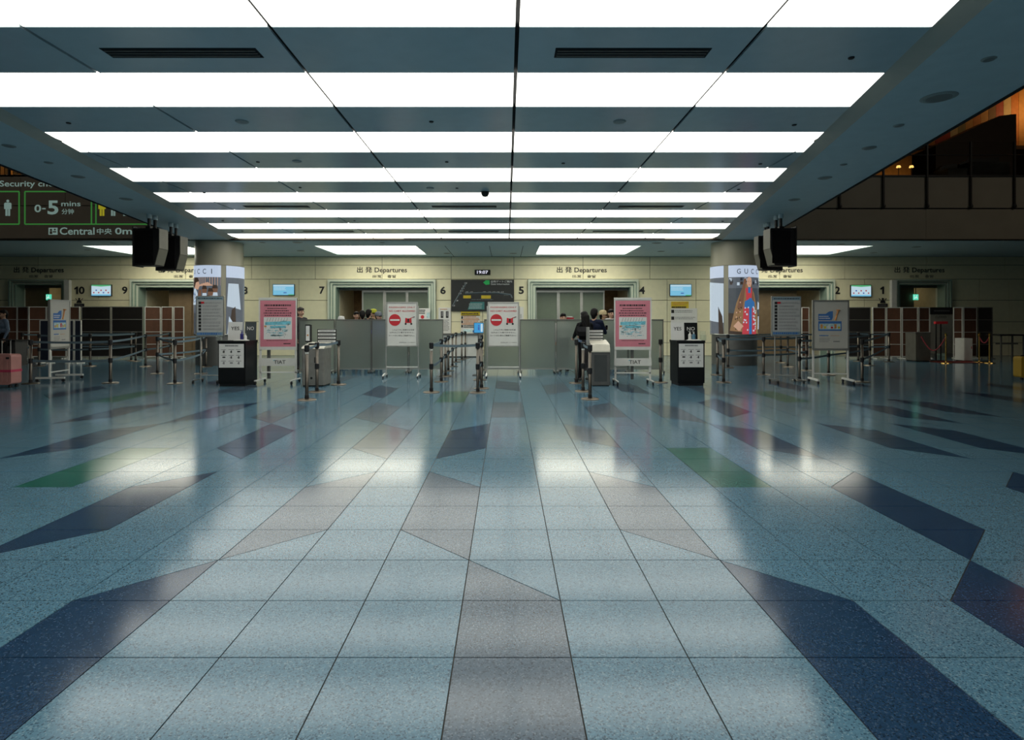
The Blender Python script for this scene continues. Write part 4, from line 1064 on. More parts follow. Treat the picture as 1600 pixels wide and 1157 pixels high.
# "passengers only" boards
def cart_sign(px0, px1, label):
    d = 14.2; xa, xb = X(px0, d), X(px1, d); w = (xb - xa) / 2; z0, z1 = Z(542, d), Z(472, d)
    t = thing('sign_stand', label, 'sign', ((xa + xb)/2, d, 0), 0, 'passengers only boards')
    bd = B().rbox(-w, w, 0, 0.035, z0, z1, 0.03, 'y').build('board', M_WHITE, t)
    fr = B(); fr.box(-w, w, -0.008, 0, z1 - 0.035, z1); fr.box(-w, w, -0.008, 0, z0, z0 + 0.03); fr.box(-w, -w + 0.03, -0.008, 0, z0 + 0.03, z1 - 0.035); fr.box(w - 0.03, w, -0.008, 0, z0 + 0.03, z1 - 0.035)
    fr.build('frame', M_ALU, t)
    for s in (-1, 1):
        B().box(s*(w + 0.012) - 0.012, s*(w + 0.012) + 0.012, 0.035, 0.06, 0.09, z1 - 0.1).build('post', M_ALU, t)
    B().box(-w, w, 0.037, 0.057, 0.235, 0.26).build('cross_bar', M_WHITE, t)
    for s in (-1, 1):
        x = s*(w + 0.03)
        B().prism_x([(-0.26, 0.05), (0.26, 0.05), (0.22, 0.075), (0.05, 0.1), (-0.05, 0.1), (-0.22, 0.075)], x - 0.016, x + 0.016).build('foot', M_WHITE, t)
        casters(t, x, (-0.23, 0.23))
    hh = z1 - z0; Y = -0.003
    fz = lambda f: z0 + hh * f
    text('PASSENGERS ONLY', -w*0.82, w*0.84, fz(0.862), fz(0.895), Y, M_RED, t, 0.012)
    text('NO CART ALLOWED', -w*0.82, w*0.84, fz(0.775), fz(0.815), Y, M_RED, t, 0.012)
    c = (-w*0.45, fz(0.595)); r = w*0.375
    B().cyl((c[0], Y + 0.002, c[1]), (c[0], Y - 0.002, c[1]), r, n=36).build('no_entry_disc', M_RED, t)
    B().box(c[0] - r*0.8, c[0] + r*0.8, Y - 0.005, Y - 0.002, c[1] - r*0.14, c[1] + r*0.14).build('no_entry_bar', M_PAPER, t)
    cx = w*0.42; b = B()
    b.prism_y([(cx - w*0.22, fz(0.53)), (cx + w*0.2, fz(0.53)), (cx + w*0.18, fz(0.645)), (cx + w*0.05, fz(0.63)), (cx - w*0.05, fz(0.63)), (cx - w*0.2, fz(0.645))], Y - 0.002, Y)
    b.cyl((cx + w*0.15, Y, fz(0.64)), (cx + w*0.33, Y, fz(0.66)), 0.008, n=6)
    b.build('cart_symbol', M_RED, t)
    b = B()
    for dx in (-0.18, 0.18): b.cyl((cx + w*dx, Y, fz(0.508)), (cx + w*dx, Y - 0.003, fz(0.508)), w*0.065, n=12)
    b.box(cx - w*0.06, cx + w*0.04, Y - 0.004, Y - 0.002, fz(0.55), fz(0.62)); b.cyl((cx + w*0.28, Y, fz(0.655)), (cx + w*0.40, Y, fz(0.665)), 0.01, n=6)
    b.build('cart_details', M_INK, t)
    text('これより先ご搭乗のお客様', -w*0.62, w*0.78, fz(0.360), fz(0.392), Y, M_INK, t, 0.008)
    text('以外はご入場できません。', -w*0.78, w*0.78, fz(0.300), fz(0.332), Y, M_INK, t, 0.008)
    text('カートの使用もご遠慮下さい。', -w*0.84, w*0.8, fz(0.232), fz(0.264), Y, M_INK, t, 0.008)
    text('東京国際空港ターミナル株式会社', -w*0.18, w*0.86, fz(0.085), fz(0.103), Y, M_INK, t, 0.004)
cart_sign(603.5, 652.5, 'white PASSENGERS ONLY board on casters left of the central lane')
cart_sign(762, 811, 'white PASSENGERS ONLY board on casters right of the central lane')

# pink boards
def map_print(t, x0, x1, z0, z1, Y, seed):
    rr = random.Random(seed)
    pr = sheet('map_sheet', x0, x1, z0, z1, Y, M_PAPER, t, 0.001); w, h = x1-x0, z1-z0
    b = B()
    for k in range(26):       # pale blue washes
        x = x0 + w*rr.uniform(0.04, 0.72); z = z0 + h*rr.uniform(0.12, 0.8); a = w*rr.uniform(0.06, 0.22); c = h*rr.uniform(0.02, 0.06)
        b.quad((x, Y-0.002, z), (x+a, Y-0.002, z - c*0.3), (x+a*1.1, Y-0.002, z+c), (x+a*0.1, Y-0.002, z+c*1.2))
    b.build('pale_wash', M_CYANL, pr)
    b = B()
    b.quad((x0+w*0.05, Y-0.003, z0+h*0.64), (x1-w*0.05, Y-0.003, z0+h*0.66), (x1-w*0.04, Y-0.003, z0+h*0.82), (x0+w*0.05, Y-0.003, z0+h*0.78))
    b.quad((x0+w*0.25, Y-0.003, z0+h*0.50), (x1-w*0.2, Y-0.003, z0+h*0.52), (x1-w*0.22, Y-0.003, z0+h*0.62), (x0+w*0.22, Y-0.003, z0+h*0.60))
    for k in range(12):
        x = x0 + w*rr.uniform(0.1, 0.75); z = z0 + h*rr.uniform(0.15, 0.55); a = w*rr.uniform(0.05, 0.16)
        b.quad((x, Y-0.003, z), (x+a, Y-0.003, z), (x+a, Y-0.003, z+h*0.03), (x, Y-0.003, z+h*0.025))
    b.build('blue_zone', M_CYAN, pr)
    b = B()
    for k in range(8):        # slanting piers
        x = x0 + w*(0.1 + 0.1*k); b.quad((x, Y-0.004, z0+h*0.8), (x+w*0.012, Y-0.004, z0+h*0.8), (x+w*0.055, Y-0.004, z0+h*0.97), (x+w*0.043, Y-0.004, z0+h*0.97))
    for k in range(46):
        x = x0 + w*rr.uniform(0.05, 0.92); z = z0 + h*rr.uniform(0.08, 0.75); a = w*rr.uniform(0.008, 0.035)
        b.quad((x, Y-0.005, z), (x+a, Y-0.005, z), (x+a, Y-0.005, z+h*0.02), (x, Y-0.005, z+h*0.02))
    b.quad((x0+w*0.55, Y-0.005, z0+h*0.5), (x0+w*0.58, Y-0.005, z0+h*0.38), (x0+w*0.60, Y-0.005, z0+h*0.38), (x0+w*0.62, Y-0.005, z0+h*0.5))
    b.build('map_marks', M_INKG, pr)
    sheet('orange_zone', x0+w*0.02, x0+w*0.10, z0+h*0.55, z0+h*0.62, Y-0.004, M_ORG, pr, 0.001)
def pink_board(px0, px1, d, label, seed):
    xa, xb = X(px0, d), X(px1, d); w = (xb-xa)/2; z0, z1 = Z(547, d), Z(466.5, d)
    t = thing('pink_notice_stand', label, 'sign', ((xa+xb)/2, d, 0), 0, 'pink notice boards')
    B().box(-w, w, 0, 0.03, z0, z1).build('board', M_WHITE, t)
    fr = B(); fr.box(-w, w, -0.012, 0.035, z1-0.03, z1 + 0.015); fr.box(-w, w, -0.012, 0.035, z0, z0+0.065); fr.box(-w, -w+0.025, -0.01, 0.03, z0, z1); fr.box(w-0.025, w, -0.01, 0.03, z0, z1)
    fr.build('frame', M_WHITE, t)
    hh = z1 - z0; fz = lambda f: z0 + hh*f
    sheet('pink_poster', -w+0.03, w-0.03, z0+0.07, z1-0.05, -0.003, M_PINK, t)
    Y = -0.005
    bars(t, -w*0.7, w*0.72, fz(0.845), fz(0.885), Y, 1, M_INK, seed=seed+1, fill=0.97, h=0.8, name='heading')
    for k, f in enumerate((0.79, 0.745, 0.70, 0.655)):
        bars(t, -w*(0.55, 0.66, 0.74, 0.7)[k], w*(0.5, 0.6, 0.76, 0.7)[k], fz(f), fz(f+0.028), Y, 1, M_INK, seed=seed+10+k, fill=0.97, h=0.6)
    bars(t, -w*0.6, w*0.6, fz(0.17), fz(0.19), Y, 1, M_INK, seed=seed+20, fill=0.95)
    bars(t, w*0.3, w*0.68, fz(0.105), fz(0.135), Y, 1, M_INK, seed=seed+21, fill=0.95, h=0.7)
    map_print(t, -w*0.74, w*0.74, fz(0.205), fz(0.635), Y-0.001, seed)
    for s in (-1, 1):
        B().box(s*(w-0.03)-0.02, s*(w-0.03)+0.02, 0.0, 0.03, 0.09, z0).build('leg', M_WHITE, t)
        x = s*(w-0.03)
        B().box(x-0.018, x+0.018, -0.28, 0.28, 0.075, 0.1).build('foot', M_WHITE, t); casters(t, x, (-0.25, 0.25), r=0.037)
    B().box(-w*0.62, -w*0.62+0.06, 0.05, 0.1, 0.1, z0).build('rear_prop', M_ALUD, t) if px0 < 700 else B().box(-0.03, 0.03, 0.05, 0.1, 0.1, z0).build('rear_prop', M_ALUD, t)
    pz0, pz1 = Z(572, d), Z(560, d)
    B().box(-w, w, -0.015, 0.0, pz0, pz1).build('name_plate', M_WHITE, t)
    text('TIAT', -w*0.2, w*0.42, pz0+0.045, pz1-0.045, -0.018, M_INK, t, 0.006)
    B().prism_y([(-w*0.25, pz1-0.045), (-w*0.12, pz1-0.035), (-w*0.2, pz1-0.06)], -0.018, -0.016).build('logo_stroke', M_CYAN, t)
    B().box(-w, w, 0.0, 0.03, 0.235, 0.26).build('cross_bar', M_WHITE, t)
pink_board(404.5, 464, 12.85, 'pink map notice on a white wheeled stand beside the left black desk', 3)
pink_board(959.5, 1018, 12.7, 'pink map notice on a white wheeled stand beside the right bin', 8)

# list boards and map boards in the mazes
def list_board(px0, px1, d, py0, py1, label, seed, rz=0.0):
    xa, xb = X(px0, d), X(px1, d); w = (xb-xa)/2; z0, z1 = Z(py1, d), Z(py0, d)
    t = thing('list_notice_stand', label, 'sign', ((xa+xb)/2, d, 0), rz, 'item list boards')
    M_LG = mat('list_sheet', (0.46, 0.47, 0.46), 0.5, var=0.03); M_LB = mat('list_band', (0.22, 0.32, 0.38), 0.5)
    B().rbox(-w, w, 0, 0.03, z0, z1, 0.02, 'y').build('board', M_ALU, t)
    sheet('list_sheet', -w+0.02, w-0.02, z0+0.03, z1-0.02, -0.003, M_LG, t)
    h = z1-z0; fz = lambda f: z0+h*f
    sheet('header_band', -w+0.02, w-0.02, fz(0.90), fz(0.975), -0.005, M_LB, t); bars(t, -w*0.85, w*0.9, fz(0.915), fz(0.96), -0.007, 1, M_INK, seed=seed, fill=0.95)
    sheet('footer_band', -w+0.02, w-0.02, fz(0.04), fz(0.12), -0.005, M_LB, t); bars(t, -w*0.9, w*0.85, fz(0.05), fz(0.11), -0.007, 1, M_BLUE, seed=seed+1, fill=0.95, h=0.8)
    for k in range(9):
        z = fz(0.83 - 0.08*k)
        B().box(-w*0.80, -w*0.62, -0.007, -0.005, z-0.028, z+0.028).build('item_icon', M_INK, t)
        bars(t, -w*0.5, w*(0.9, 0.6, 0.85, 0.7)[k % 4], z-0.025, z+0.025, -0.007, 2, M_INKG, seed=seed+k+2, fill=0.9, h=0.35)
    B().box(-w*0.62, -w*0.4, -0.008, -0.005, fz(0.81), fz(0.86)).build('item_icon', M_RED, t)
    for s in (-1, 1): B().cyl((s*w*0.72, 0.04, 0.07), (s*w*0.72, 0.04, z1-0.1), 0.012, n=8).build('post', M_ALU, t)
    B().cyl((-w*0.72, 0.04, 0.16), (w*0.72, 0.04, 0.16), 0.012, n=8).build('cross_bar', M_ALU, t)
    for s in (-1, 1):
        B().box(s*w*0.85-0.014, s*w*0.85+0.014, -0.22, 0.24, 0.06, 0.085).build('foot', M_ALUD, t); casters(t, s*w*0.85, (-0.2, 0.2), r=0.03)
list_board(306, 350, 13.0, 462.5, 527, 'grey item list board standing before the left column', 40)
list_board(1205.5, 1252, 13.0, 463, 526, 'grey item list board standing before the gate left of number two', 60)
def area_board(cx, d, w, py0, py1, label, rz, seed, dark=False):
    z0, z1 = Z(py1, d), Z(py0, d)
    t = thing('area_map_stand', label, 'sign', (cx, d, 0), rz, 'area map boards')
    M_AB = mat('area_board_sheet', (0.50, 0.49, 0.44), 0.4, var=0.03)
    B().box(-w, w, 0, 0.035, z0, z1).build('board', M_AB, t)
    fr = B(); fr.box(-w-0.02, w+0.02, -0.01, 0.04, z1-0.015, z1+0.02); fr.box(-w-0.02, w+0.02, -0.01, 0.04, z0-0.03, z0+0.02); fr.box(-w-0.02, -w+0.012, -0.01, 0.04, z0, z1); fr.box(w-0.012, w+0.02, -0.01, 0.04, z0, z1)
    fr.build('frame', M_ALU, t)
    h = z1-z0; fz = lambda f: z0+h*f; Y = -0.003
    b = B(); b.prism_y([(-w*0.72, fz(0.60)), (w*0.05, fz(0.60)), (w*0.12, fz(0.66)), (w*0.12, fz(0.79)), (-w*0.1, fz(0.78)), (-w*0.3, fz(0.73)), (-w*0.72, fz(0.73))], Y-0.002, Y); b.build('blue_map', M_BLUE, t)
    sheet('map_panel', -w*0.72, w*0.62, fz(0.38), fz(0.58), Y, M_BLUE, t, 0.001)
    sheet('map_inset', -w*0.66, w*0.56, fz(0.41), fz(0.53), Y-0.002, M_CYANL, t, 0.001)
    rr = random.Random(seed)
    for k in range(6):
        x = -w*0.6 + k*w*0.2; sheet('shop_block', x, x+w*0.13, fz(0.43), fz(0.43+rr.uniform(0.03, 0.09)), Y-0.004, (M_ORG, M_YEL, M_PAPER, M_RED)[k % 4], t, 0.001)
    bars(t, -w*0.68, 0, fz(0.62), fz(0.70), Y-0.004, 2, M_PAPER, seed=seed)
    b = B(); b.cyl((w*0.25, Y, fz(0.60)), (w*0.42, Y, fz(0.80)), 0.02, n=6); b.cyl((w*0.42, Y, fz(0.80)), (w*0.42, Y-0.004, fz(0.82)), 0.04, n=10); b.build('route_mark', M_ORG, t)
    bars(t, -w*0.66, -w*0.1, fz(0.27), fz(0.295), Y, 1, M_BLUE, seed=seed+1, h=0.9); bars(t, 0, w*0.5, fz(0.27), fz(0.29), Y, 1, M_ORG, seed=seed+2)
    bars(t, -w*0.66, 0, fz(0.14), fz(0.24), Y, 3, M_INKG, seed=seed+3, h=0.3); bars(t, w*0.15, w*0.6, fz(0.14), fz(0.18), Y, 1, M_INKG, seed=seed+4)
    for s in (-1, 1):
        B().box(s*(w-0.0)-0.018, s*(w-0.0)+0.018, 0.0, 0.03, 0.10, z0).build('leg', M_WHITE, t)
        fo = B().box(s*w-0.02, s*w+0.02, -0.3, 0.3, 0.07, 0.11); fo.build('foot', M_WHITE, t); casters(t, s*w, (-0.27, 0.27), r=0.035)
    B().box(-w, w, 0.005, 0.025, 0.2, 0.225).build('cross_bar', M_WHITE, t)
area_board(X(1298, 12.9), 12.9, 0.36, 470.5, 546, 'cream area map board on casters in the right queue maze', math.radians(-8), 70)
area_board(X(94, 13.55), 13.55, 0.36, 470, 543, 'cream area map board turned sideways in the left queue maze', math.radians(98), 80)

# ================================================================== BLACK DESKS with YES / NO cards
M_DESK = mat('desk_black', (0.006, 0.007, 0.008), 0.45, var=0.1, spec=0.25)
def desk(x0, x1, d0, depth, label, side):
    w = (x1-x0)/2; h = 0.965
    t = thing('black_desk', label, 'desk', ((x0+x1)/2, d0 + depth/2, 0))
    B().box(-w+0.02, w-0.02, -depth/2+0.02, depth/2-0.02, 0.0, 0.06).build('plinth', M_BLACK, t)
    B().box(-w, w, -depth/2, depth/2, 0.06, h-0.05).build('body', M_DESK, t)
    B().rbox(-w-0.015, w+0.015, -depth/2-0.015, depth/2+0.015, h-0.05, h, 0.02, 'z').build('top', M_DESK, t)
    B().box(-w+0.02, w-0.02, -depth/2-0.006, -depth/2, 0.1, h-0.08).build('front_panel', M_DESK, t)
    # printed notice with nine pictograms
    nx0, nx1 = (-w+0.02, w-0.03); zz0, zz1 = 0.40, 0.90; Y = -depth/2 - 0.010
    n = sheet('notice', nx0, nx1, zz0, zz1, Y, M_PAPER, t, 0.003); cw = (nx1-nx0)
    bars(n, nx0+cw*0.25, nx1-cw*0.22, zz1-0.055, zz1-0.025, Y-0.002, 1, M_INKG, seed=1, fill=0.95, h=0.9, name='heading')
    rr = random.Random(2)
    for r in range(3):
        for c in range(3):
            cx, cz = nx0 + cw*(0.2 + 0.3*c), zz1 - 0.16 - 0.12*r
            b = B(); q = rr.random()
            if q < 0.5: b.rbox(cx-0.032, cx+0.032, Y-0.003, Y-0.001, cz-0.015, cz+0.012, 0.01, 'y')
            else: b.box(cx-0.012, cx+0.012, Y-0.003, Y-0.001, cz-0.03, cz+0.02); b.box(cx-0.03, cx-0.02, Y-0.003, Y-0.001, cz-0.02, cz)
            b.build('pictogram', M_INK if r < 2 else M_INKG, n)
            bars(n, cx-0.06, cx+0.06, cz+0.032, cz+0.045, Y-0.002, 1, M_INKG, seed=r*3+c, h=0.8)
    return t, h
T1, hD = desk(X(341, 12.3), X(383.5, 12.3), 12.3, 0.58, 'black counter desk with white notice, left of the left pink board', 1)
T2, hD = desk(X(1059, 12.4), X(1101, 12.4), 12.4, 0.58, 'black counter desk with white notice, right of the right pink board', -1)
def card(px0, px1, py0, py1, d, word, m, mt, label):
    xa, xb = X(px0, d), X(px1, d); w = (xb-xa)/2; h = Z(py0, d) - hD
    t = thing('word_card', label, 'card', ((xa+xb)/2, d, hD))
    B().prism_x([(-0.004, 0), (0.004, 0), (0.03, h), (0.022, h)], -w, w).build('card', m, t)
    B().prism_x([(0.10, 0), (0.108, 0), (0.03, h*0.9), (0.022, h*0.9)], -w*0.3, w*0.3).build('strut', m, t)
    o = text(word, -w*0.6, w*0.6, h*0.55, h*0.75, 0.010, mt, t, 0.012)
    return t
card(356, 378, 503.5, 529, 12.6, 'YES', M_PAPER, M_INK, 'white YES card standing on the left black desk')
card(382.5, 400, 503.5, 529, 12.7, 'NO', mat('card_grey', (0.055, 0.065, 0.07), 0.5), M_PAPER, 'dark grey NO card standing on the left black desk')
card(1048.5, 1069, 504.5, 530, 12.75, 'YES', M_PAPER, M_INK, 'white YES card standing on the right black desk')
card(1069.5, 1090, 504.5, 530, 12.85, 'NO', M_DESK, M_PAPER, 'black NO card standing on the right black desk')
def bottle(px, d, h, r, m, label, cap=M_WHITE):
    t = thing('pump_bottle', label, 'bottle', (X(px, d), d, hD))
    B().lathe([(0, 0), (r, 0), (r, h*0.62), (r*0.4, h*0.74), (r*0.4, h*0.8), (0, h*0.8)], n=14).build('bottle', m, t, smooth=False)
    B().lathe([(r*0.45, h*0.78), (r*0.45, h*0.88), (r*0.15, h*0.89), (r*0.15, h), (0, h)], n=10).build('pump', cap, t)
    B().box(-0.04, 0.01, -0.01, 0.01, h*0.96, h).build('spout', cap, t)
M_BOT = mat('bottle_blue', (0.03, 0.03, 0.16), 0.3)
bottle(378, 12.5, 0.22, 0.035, M_BOT, 'dark blue pump bottle on the left black desk', M_BOT)
bottle(383.5, 12.45, 0.15, 0.03, M_WHITE, 'white pump bottle on the left black desk')
bottle(1078, 12.6, 0.2, 0.035, M_WHITE, 'white pump bottle before the black NO card')
bottle(1084, 12.55, 0.19, 0.035, mat('bottle_teal', (0.08, 0.18, 0.26), 0.3), 'teal pump bottle before the black NO card')
for px, d, lab in ((378.5, 12.42, 'left'), (1085, 12.5, 'right')):
    t = thing('paper_tray', 'white paper tray on the %s black desk' % lab, 'tray', (X(px, d), d, hD))
    B().box(-0.15, 0.12, -0.08, 0.08, 0, 0.012).build('tray', M_WHITE, t)
    B().box(-0.13, 0.1, -0.06, 0.06, 0.012, 0.022).build('paper_stack', M_PAPER, t)
# clear shield at the edge of each desk
M_ACR = mat('acrylic', (0.85, 0.9, 0.88), 0.03, trans=0.95, ior=1.1, var=0.01)
for px, d, s, lab in ((343.5, 12.45, 1, 'left'), (1098, 12.55, -1, 'right')):
    t = thing('acrylic_holder', 'clear acrylic leaflet holder on the outer end of the %s desk' % lab, 'holder', (X(px, d), d, hD))
    B().box(-0.06, 0.06, 0, 0.006, 0, 0.2).build('back_sheet', M_ACR, t)
    B().box(-0.06, 0.06, -0.05, -0.044, 0, 0.12).build('front_sheet', M_ACR, t)
    B().box(-0.06, 0.06, -0.05, 0.006, 0, 0.004).build('base', M_ACR, t)

# ================================================================== BINS with sorting labels
M_BIN = mat('bin_steel', (0.30, 0.285, 0.255), 0.38, metal=0.6, var=0.1, scale=8); M_BIND = mat('bin_dark', (0.12, 0.12, 0.115), 0.4, metal=0.4)
M_CREAM = mat('bin_cream', (0.58, 0.55, 0.46), 0.45)
def strips(t, x0, x1, z0, z1, y, n=4):
    b = B().box(x0, x1, y, y+0.02, z0, z1); o = b.build('label_board', M_BLACK, t)
    h = (z1-z0)/n
    for k in range(n):
        s = sheet('label_strip', x0+0.015, x1-0.015, z0+h*(k+0.22), z0+h*(k+0.82), y-0.003, M_PAPER, o, 0.002)
        bars(o, x0+0.04, x1-0.04, z0+h*(k+0.42), z0+h*(k+0.62), y-0.005, 1, M_INK, seed=k, fill=0.9, h=0.7)
# left bin (seen from its right corner)
d = 12.25
t = thing('waste_bin', 'tall steel liquid waste bin with white lid beside the left pink board', 'bin', (X(488.5, d), d + 0.25, 0))
w = 0.235
B().rbox(-w, w, -0.23, 0.27, 0.03, 0.80, 0.02, 'z').build('body', M_BIN, t)
B().box(-w+0.02, w-0.02, -0.21, 0.25, 0, 0.03).build('plinth', M_BLACK, t)
B().box(-w+0.03, w-0.03, -0.236, -0.23, 0.08, 0.74).build('door', M_BIN, t)
for x in (0.03, 0.075): B().box(x, x+0.02, -0.242, -0.236, 0.50, 0.62).build('handle_slot', M_BLACK, t)
B().cyl((-0.03, -0.236, 0.18), (-0.03, -0.242, 0.18), 0.025, n=12).build('lock', M_BLACK, t)
B().prism_x([(-0.24, 0.80), (0.28, 0.80), (0.28, 0.92), (-0.20, 0.84)], -w-0.005, w+0.005).build('lid', M_CREAM, t)
q = B()
for cx in (-0.10, 0.12): q.lathe([(0.06, 0.86), (0.075, 0.87), (0.075, 0.90), (0.05, 0.905), (0, 0.88)], (cx, 0.02), 14)
q.build('opening', M_BLACK, t)
strips(t, -0.06, w + 0.12, 0.90, 1.20, 0.24)
B().box(-w+0.04, -w+0.07, -0.05, 0.2, 0.92, 1.3).build('side_board', M_BLACK, t)
sb = B().box(-w+0.02, -w+0.13, -0.08, -0.06, 0.93, 1.31).build('picture_board', M_BLACK, t)
sheet('picture_sheet', -w+0.035, -w+0.115, 0.96, 1.28, -0.083, M_PAPER, sb); B().cyl((-w+0.075, -0.085, 1.08), (-w+0.075, -0.087, 1.08), 0.02, n=8).build('picture_mark', M_ORG, sb)
# right bin
d = 12.35
t = thing('waste_bin', 'tall grey waste bin with cream slotted lid right of the woman in black', 'bin', (X(939, d), d + 0.25, 0))
w = 0.2
B().rbox(-w, w, -0.23, 0.25, 0.02, 0.72, 0.015, 'z').build('body', M_BIND, t)
B().box(-w+0.02, w-0.02, -0.21, 0.23, 0, 0.02).build('plinth', M_BLACK, t)
B().box(-w+0.06, w-0.07, -0.237, -0.23, 0.1, 0.66).build('door', mat('bin_glass', (0.06, 0.065, 0.065), 0.15), t)
B().prism_x([(-0.25, 0.72), (0.27, 0.72), (0.27, 0.97), (-0.20, 0.88), (-0.25, 0.75)], -w-0.005, w-0.005).build('lid', M_CREAM, t)
o = B().rbox(-w+0.03, w-0.04, -0.03, 0.0, 0.0, 0.11, 0.05, 'y', 5).build('slot', M_BLACK, t)
o.location = (0, -0.205, 0.77); o.rotation_euler = (math.radians(-20), 0, 0)
strips(t, -w-0.01, w-0.07, 0.93, 1.19, 0.2)
B().box(-w-0.06, -w-0.02, -0.1, 0.15, 0.86, 1.25).build('side_board', M_ALU, t)

# tablet kiosk in the lane
d = 14.7
t = thing('tablet_kiosk', 'blue lit tablet on a dark post beside the central lane', 'kiosk', (X(748, d), d, 0))
B().lathe([(0, 0), (0.16, 0), (0.16, 0.015), (0.03, 0.03), (0.025, 1.06), (0, 1.06)], n=16).build('post', M_ALUD, t)
tb = B().rbox(-0.125, 0.125, 0, 0.03, 1.06, 1.33, 0.012, 'y').build('tablet', M_BLACK, t)
B().box(-0.115, 0.115, -0.003, 0, 1.075, 1.32).build('screen', mat('tablet_blue', (0.02, 0.05, 0.1), 0.3, emit=(0.05, 0.36, 0.72), estr=0.75), tb)
b = B(); b.cyl((0, -0.004, 1.25), (0, -0.006, 1.25), 0.022, n=10); b.box(-0.02, 0.02, -0.006, -0.004, 1.14, 1.22); b.build('screen_figure', M_SCRB, tb)
B().box(0.05, 0.1, -0.006, -0.004, 1.1, 1.3).build('screen_panel', M_SCRL, tb)

# ================================================================== BROWN PARTITIONS
DQ = 20.75
def partition(px0, px1, d0, d1, m, label, rows, cat='partition', top=480, grp=None, mf=M_WHITE):
    """panel between two floor points, in rows of cloth fields"""
    a, b_ = Vector((X(px0, d0), d0, 0)), Vector((X(px1, d1), d1, 0))
    v = b_ - a; L = v.length; h = Z(top, (d0+d1)/2)
    t = thing('folding_partition', label, cat, tuple((a + b_)/2), math.atan2(v.y, v.x), grp)
    w = L/2 - 0.006
    for s in (-1, 1): B().box(s*(w-0.025), s*w, -0.02, 0.02, 0.02, h).build('post', mf, t)
    for k in range(rows + 1):
        z = 0.06 + (h - 0.085) * k / rows
        B().box(-w+0.025, w-0.025, -0.018, 0.018, z, z + (0.028 if k in (0, rows) else 0.018)).build('rail', mf, t)
        if k < rows:
            z2 = 0.06 + (h - 0.085) * (k+1) / rows
            B().box(-w+0.025, w-0.025, -0.008, 0.008, z + 0.02, z2).build('field', m, t)
    for s in (-1, 1): B().box(s*(w-0.03)-0.02, s*(w-0.03)+0.02, -0.18, 0.18, 0.0, 0.03).build('foot', mf, t)
gL, gR = 'brown partitions left of the left column', 'brown partitions right of the right column'
LP = [(-34, 27.5, M_BROWN), (27.5, 45, M_BROWN), (45, 73, M_BROWN), (73, 104, M_BROWN), (104, 125, M_BROWN), (127, 173.5, M_BROWND), (174.5, 224, M_BROWND), (226, 251.5, M_BROWN), (252.5, 270.5, M_BROWN), (271.5, 288, M_BROWN)]
zig = [0.0, 0.12, -0.05, 0.08, 0.0, 0.0, 0.05, -0.05, 0.1, 0.02, 0.06]
for k, (a, b_, m) in enumerate(LP):
    partition(a, b_, DQ + zig[k], DQ + zig[k+1], m, '%s fabric partition left of the left column, %s panel from the left' % ('near-black' if m is M_BROWND else 'brown', ORD[k]), 4, top=479.5, grp=gL, mf=M_ALU if m is M_BROWND else M_WHITE)
RP = [(1252, 1264, M_BROWN), (1322, 1360.5, M_BROWND), (1363, 1383.5, M_BROWN), (1384.5, 1408, M_BROWN), (1409, 1434, M_BROWN), (1435, 1452.5, M_BROWN), (1489, 1504, M_BROWN), (1505, 1526, M_BROWN), (1527, 1551, M_BROWND)]
for k, (a, b_, m) in enumerate(RP):
    partition(a, b_, DQ + zig[k], DQ + zig[k+1], m, '%s fabric partition right of the right column, %s panel from the left' % ('near-black' if m is M_BROWND else 'brown', ORD[k]), 4, top=480.5, grp=gR, mf=M_ALUD if m is M_BROWND else M_WHITE)
M_NAVY = mat('navy_cloth', (0.015, 0.022, 0.045), 0.6)
for k, (a, b_) in enumerate(((62, 80.5), (107, 116), (116.5, 127.5))):
    partition(a, b_, 18.6, 18.6, M_NAVY, 'low navy screen before the left brown partitions, %s from the left' % ORD[k], 1, 'screen', top=500.5, grp='low navy screens')

# ================================================================== CLOSED ENTRANCE AT THE FAR RIGHT
d = DQ + 0.6
t = thing('closed_sign_board', 'pale CLOSED board with black header between the right partitions', 'sign', (X(1471, d), d, 0))
w = (X(1488, d) - X(1453, d))/2
B().box(-w, w, 0, 0.03, 0.15, Z(491.5, d)).build('board', mat('dim_board', (0.33, 0.32, 0.28), 0.5), t)
B().box(-w, w, -0.01, 0.04, Z(491.5, d), Z(480.5, d)).build('header', M_INK, t)
bars(t, -w*0.7, w*0.8, Z(488, d), Z(484, d), -0.012, 1, M_INKG, seed=4)
text('CLOSED', -w*0.55, w*0.45, Z(497.5, d), Z(494, d), -0.004, M_INK, t, 0.004)
for s in (-1, 1): B().box(s*w*0.9-0.03, s*w*0.9+0.03, -0.2, 0.2, 0, 0.15).build('foot', M_ALUD, t)
d = 19.6
t = thing('red_top_stand', 'small stand with red top plate before the CLOSED board', 'stand', (X(1470, d), d, 0))
B().box(-0.2, 0.2, -0.05, 0.05, Z(506.5, d), Z(502.5, d)).build('top_plate', M_RED, t)
for x in (-0.16, 0.0): B().box(x-0.015, x+0.015, -0.015, 0.015, 0.02, Z(506.5, d)).build('leg', M_BLACK, t)
B().box(-0.25, 0.1, -0.15, 0.15, 0, 0.02).build('base', M_BLACK, t)
d = 19.2
t = thing('steel_cabinet', 'grey steel cabinet standing before the right partitions', 'cabinet', (X(1442.5, d), d, 0))
w = (X(1454, d) - X(1431, d))/2
B().box(-w, w, 0, 0.5, 0.04, Z(521, d)).build('body', mat('cabinet_steel', (0.17, 0.165, 0.14), 0.4, metal=0.5), t)
B().box(-w-0.01, w+0.01, -0.01, 0.51, Z(521, d), Z(519.5, d)).build('top', M_ALUD, t)
B().box(-w+0.03, w-0.03, -0.008, 0, 0.09, Z(524, d)).build('door', mat('cabinet_steel', (0, 0, 0)), t)
